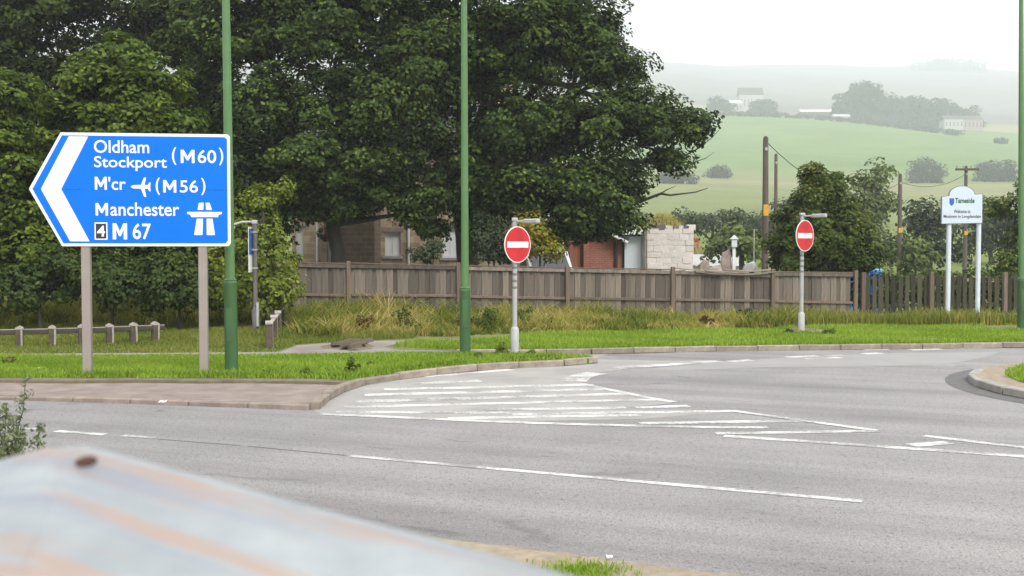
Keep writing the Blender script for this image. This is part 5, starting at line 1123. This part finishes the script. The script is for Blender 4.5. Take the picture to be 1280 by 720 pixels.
# ------------------------------------------------------------------ weed at the near left, galvanised post cap in front
def mugwort(px, pyt, D, nst, label):
    t = at(px, pyt, D); root = empty('mugwort', (t.x, D, .08), 0, label, 'weed', 'tall roadside weeds'); H = t.z - .08; mb = MB(); pp = []
    for k in range(nst):
        hh = H * (1 if k == 0 else random.uniform(.62, .9)); a = random.uniform(0, 6.28); sx = 0 if k == 0 else random.uniform(.08, .24); ex_ = Vector((math.cos(a) * sx, math.sin(a) * sx * .7, hh)); pts = limb_path((0, 0, 0), ex_, .0, 9)
        mb.tube(pts, [.009 - .0008 * i for i in range(9)], 5)
        for i in range(70):
            u = random.uniform(.3, 1.0); f = u * 8; q = pts[int(min(7, f))].lerp(pts[min(8, int(f) + 1)], f - int(f)); r = .085 * (1.15 - u) + .012
            b = random.uniform(0, 6.28); tw = q + Vector((math.cos(b) * r, math.sin(b) * r, r * .6))
            if random.random() < .4: mb.tube([q, tw], [.003, .0015], 3)
            for _ in range(4): pp.append(q.lerp(tw, random.uniform(.3, 1.1)) + Vector((random.gauss(0, .01), random.gauss(0, .01), random.gauss(0, .01))))
    mb.build('stem', M['mugwort'], root)
    pp = np.array([tuple(p) for p in pp]); nn = rand_dirs(len(pp), .4)
    o = link('foliage', leaf_mesh('foliage', pp, nn, rng.uniform(.018, .042, len(pp)), np.clip(rng.normal(.4, .25, len(pp)), 0, 1), .5), M['mugwort'], root); o['kind'] = 'stuff'
mugwort(32, 474, 6.4, 8, 'tall grey green weed spike at the left edge above the steel cap'); mugwort(8, 505, 6.2, 6, 'shorter grey green weed cut by the left edge'); mugwort(50, 528, 6.6, 5, 'lowest grey green weed sprig just above the steel cap')

cap = empty('steel_gatepost', at(85, 549, 1.05), 0, 'pale rust streaked steel post cap out of focus in the foreground', 'post')
CO = cap.location.copy()
apex = Vector((0, 0, 0))
def cpt(px, py, D): return at(px, py, D) - CO
rE = cpt(790, 737, .80); lE = cpt(-330, 668, 1.0); fE = cpt(-420, 900, .80); f2 = cpt(-110, 1050, .58); bk_ = Vector((.05, .55, -.12)); 
pts = [apex, rE, f2, fE, lE, cpt(-300, 720, 1.5), cpt(450, 720, 1.45)]
bm = bmesh.new(); vs_ = [bm.verts.new(p) for p in pts]
low = [bm.verts.new((p.x, p.y, -.75)) for p in pts[1:]]
n = len(pts) - 1
for i in range(n): bm.faces.new((vs_[0], vs_[1 + i], vs_[1 + (i + 1) % n]))
for i in range(n): bm.faces.new((vs_[1 + i], low[i], low[(i + 1) % n], vs_[1 + (i + 1) % n]))
bm.faces.new(low)
bmesh.ops.recalc_face_normals(bm, faces=bm.faces[:])
bmesh.ops.bevel(bm, geom=[e for e in bm.edges], offset=.010, segments=3, affect='EDGES')
me = bpy.data.meshes.new('cap'); bm.to_mesh(me); bm.free(); me.shade_smooth(); link('cap', me, M['steel'], cap)
nf = (rE - apex).cross(f2 - apex).normalized(); nf = nf if nf.z > 0 else -nf
dr = ray(108, 578); t_ = (CO - Vector((0, 0, CAM_H))).dot(nf) / dr.dot(nf); bz = Vector((0, 0, CAM_H)) + dr * t_ - CO
o = MB().tube([bz - nf * .01, bz + nf * .002, bz + nf * .004], [.0105, .0095, .005], 12).build('rusty_bolt', M['rust'], cap)
xs0, ys0 = -.15, -.05
MB().box(-.16, .16, -.16, .16, -CO.z + .02, -.55, bev=.02).build('shaft', M['steel'], cap)

# litter
for k, (px, py, lab) in enumerate(((203, 503, 'white scrap of litter on the kerb below the direction sign'), (49, 461, 'white scrap of litter on the mown verge at the left'), (1055, 421, 'white scrap of litter on the far verge below the garden tree'), (762, 696, 'white scrap of litter against the near kerb'))):
    c = gp(px, py, .12); bm = bmesh.new(); bmesh.ops.create_grid(bm, x_segments=4, y_segments=3, size=.05 if py < 600 else .02)
    for v in bm.verts: v.co.z = random.uniform(0, .03 if py < 600 else .012)
    me = bpy.data.meshes.new('litter'); bm.to_mesh(me); bm.free(); o = link('litter', me, M['white']); o.location = c; sd = o.modifiers.new('thickness', 'SOLIDIFY'); sd.thickness = .003; tag(o, lab, 'litter', 'scraps of litter')

# ------------------------------------------------------------------ haze
hm = bpy.data.materials.new('haze'); hm.use_nodes = True; hn = hm.node_tree.nodes; hl = hm.node_tree.links; hn.clear()
pv = hn.new('ShaderNodeVolumePrincipled'); pv.inputs['Color'].default_value = (.90, .945, 1.0, 1); pv.inputs['Density'].default_value = .00048; pv.inputs['Anisotropy'].default_value = .2
ho = hn.new('ShaderNodeOutputMaterial'); hl.new(pv.outputs[0], ho.inputs['Volume'])
hzb = MB().box(-2920, 3620, -90, 5300, -2, 900).build('haze', hm); tag(hzb, 'pale mist lying over the valley and hillside', kind='stuff')
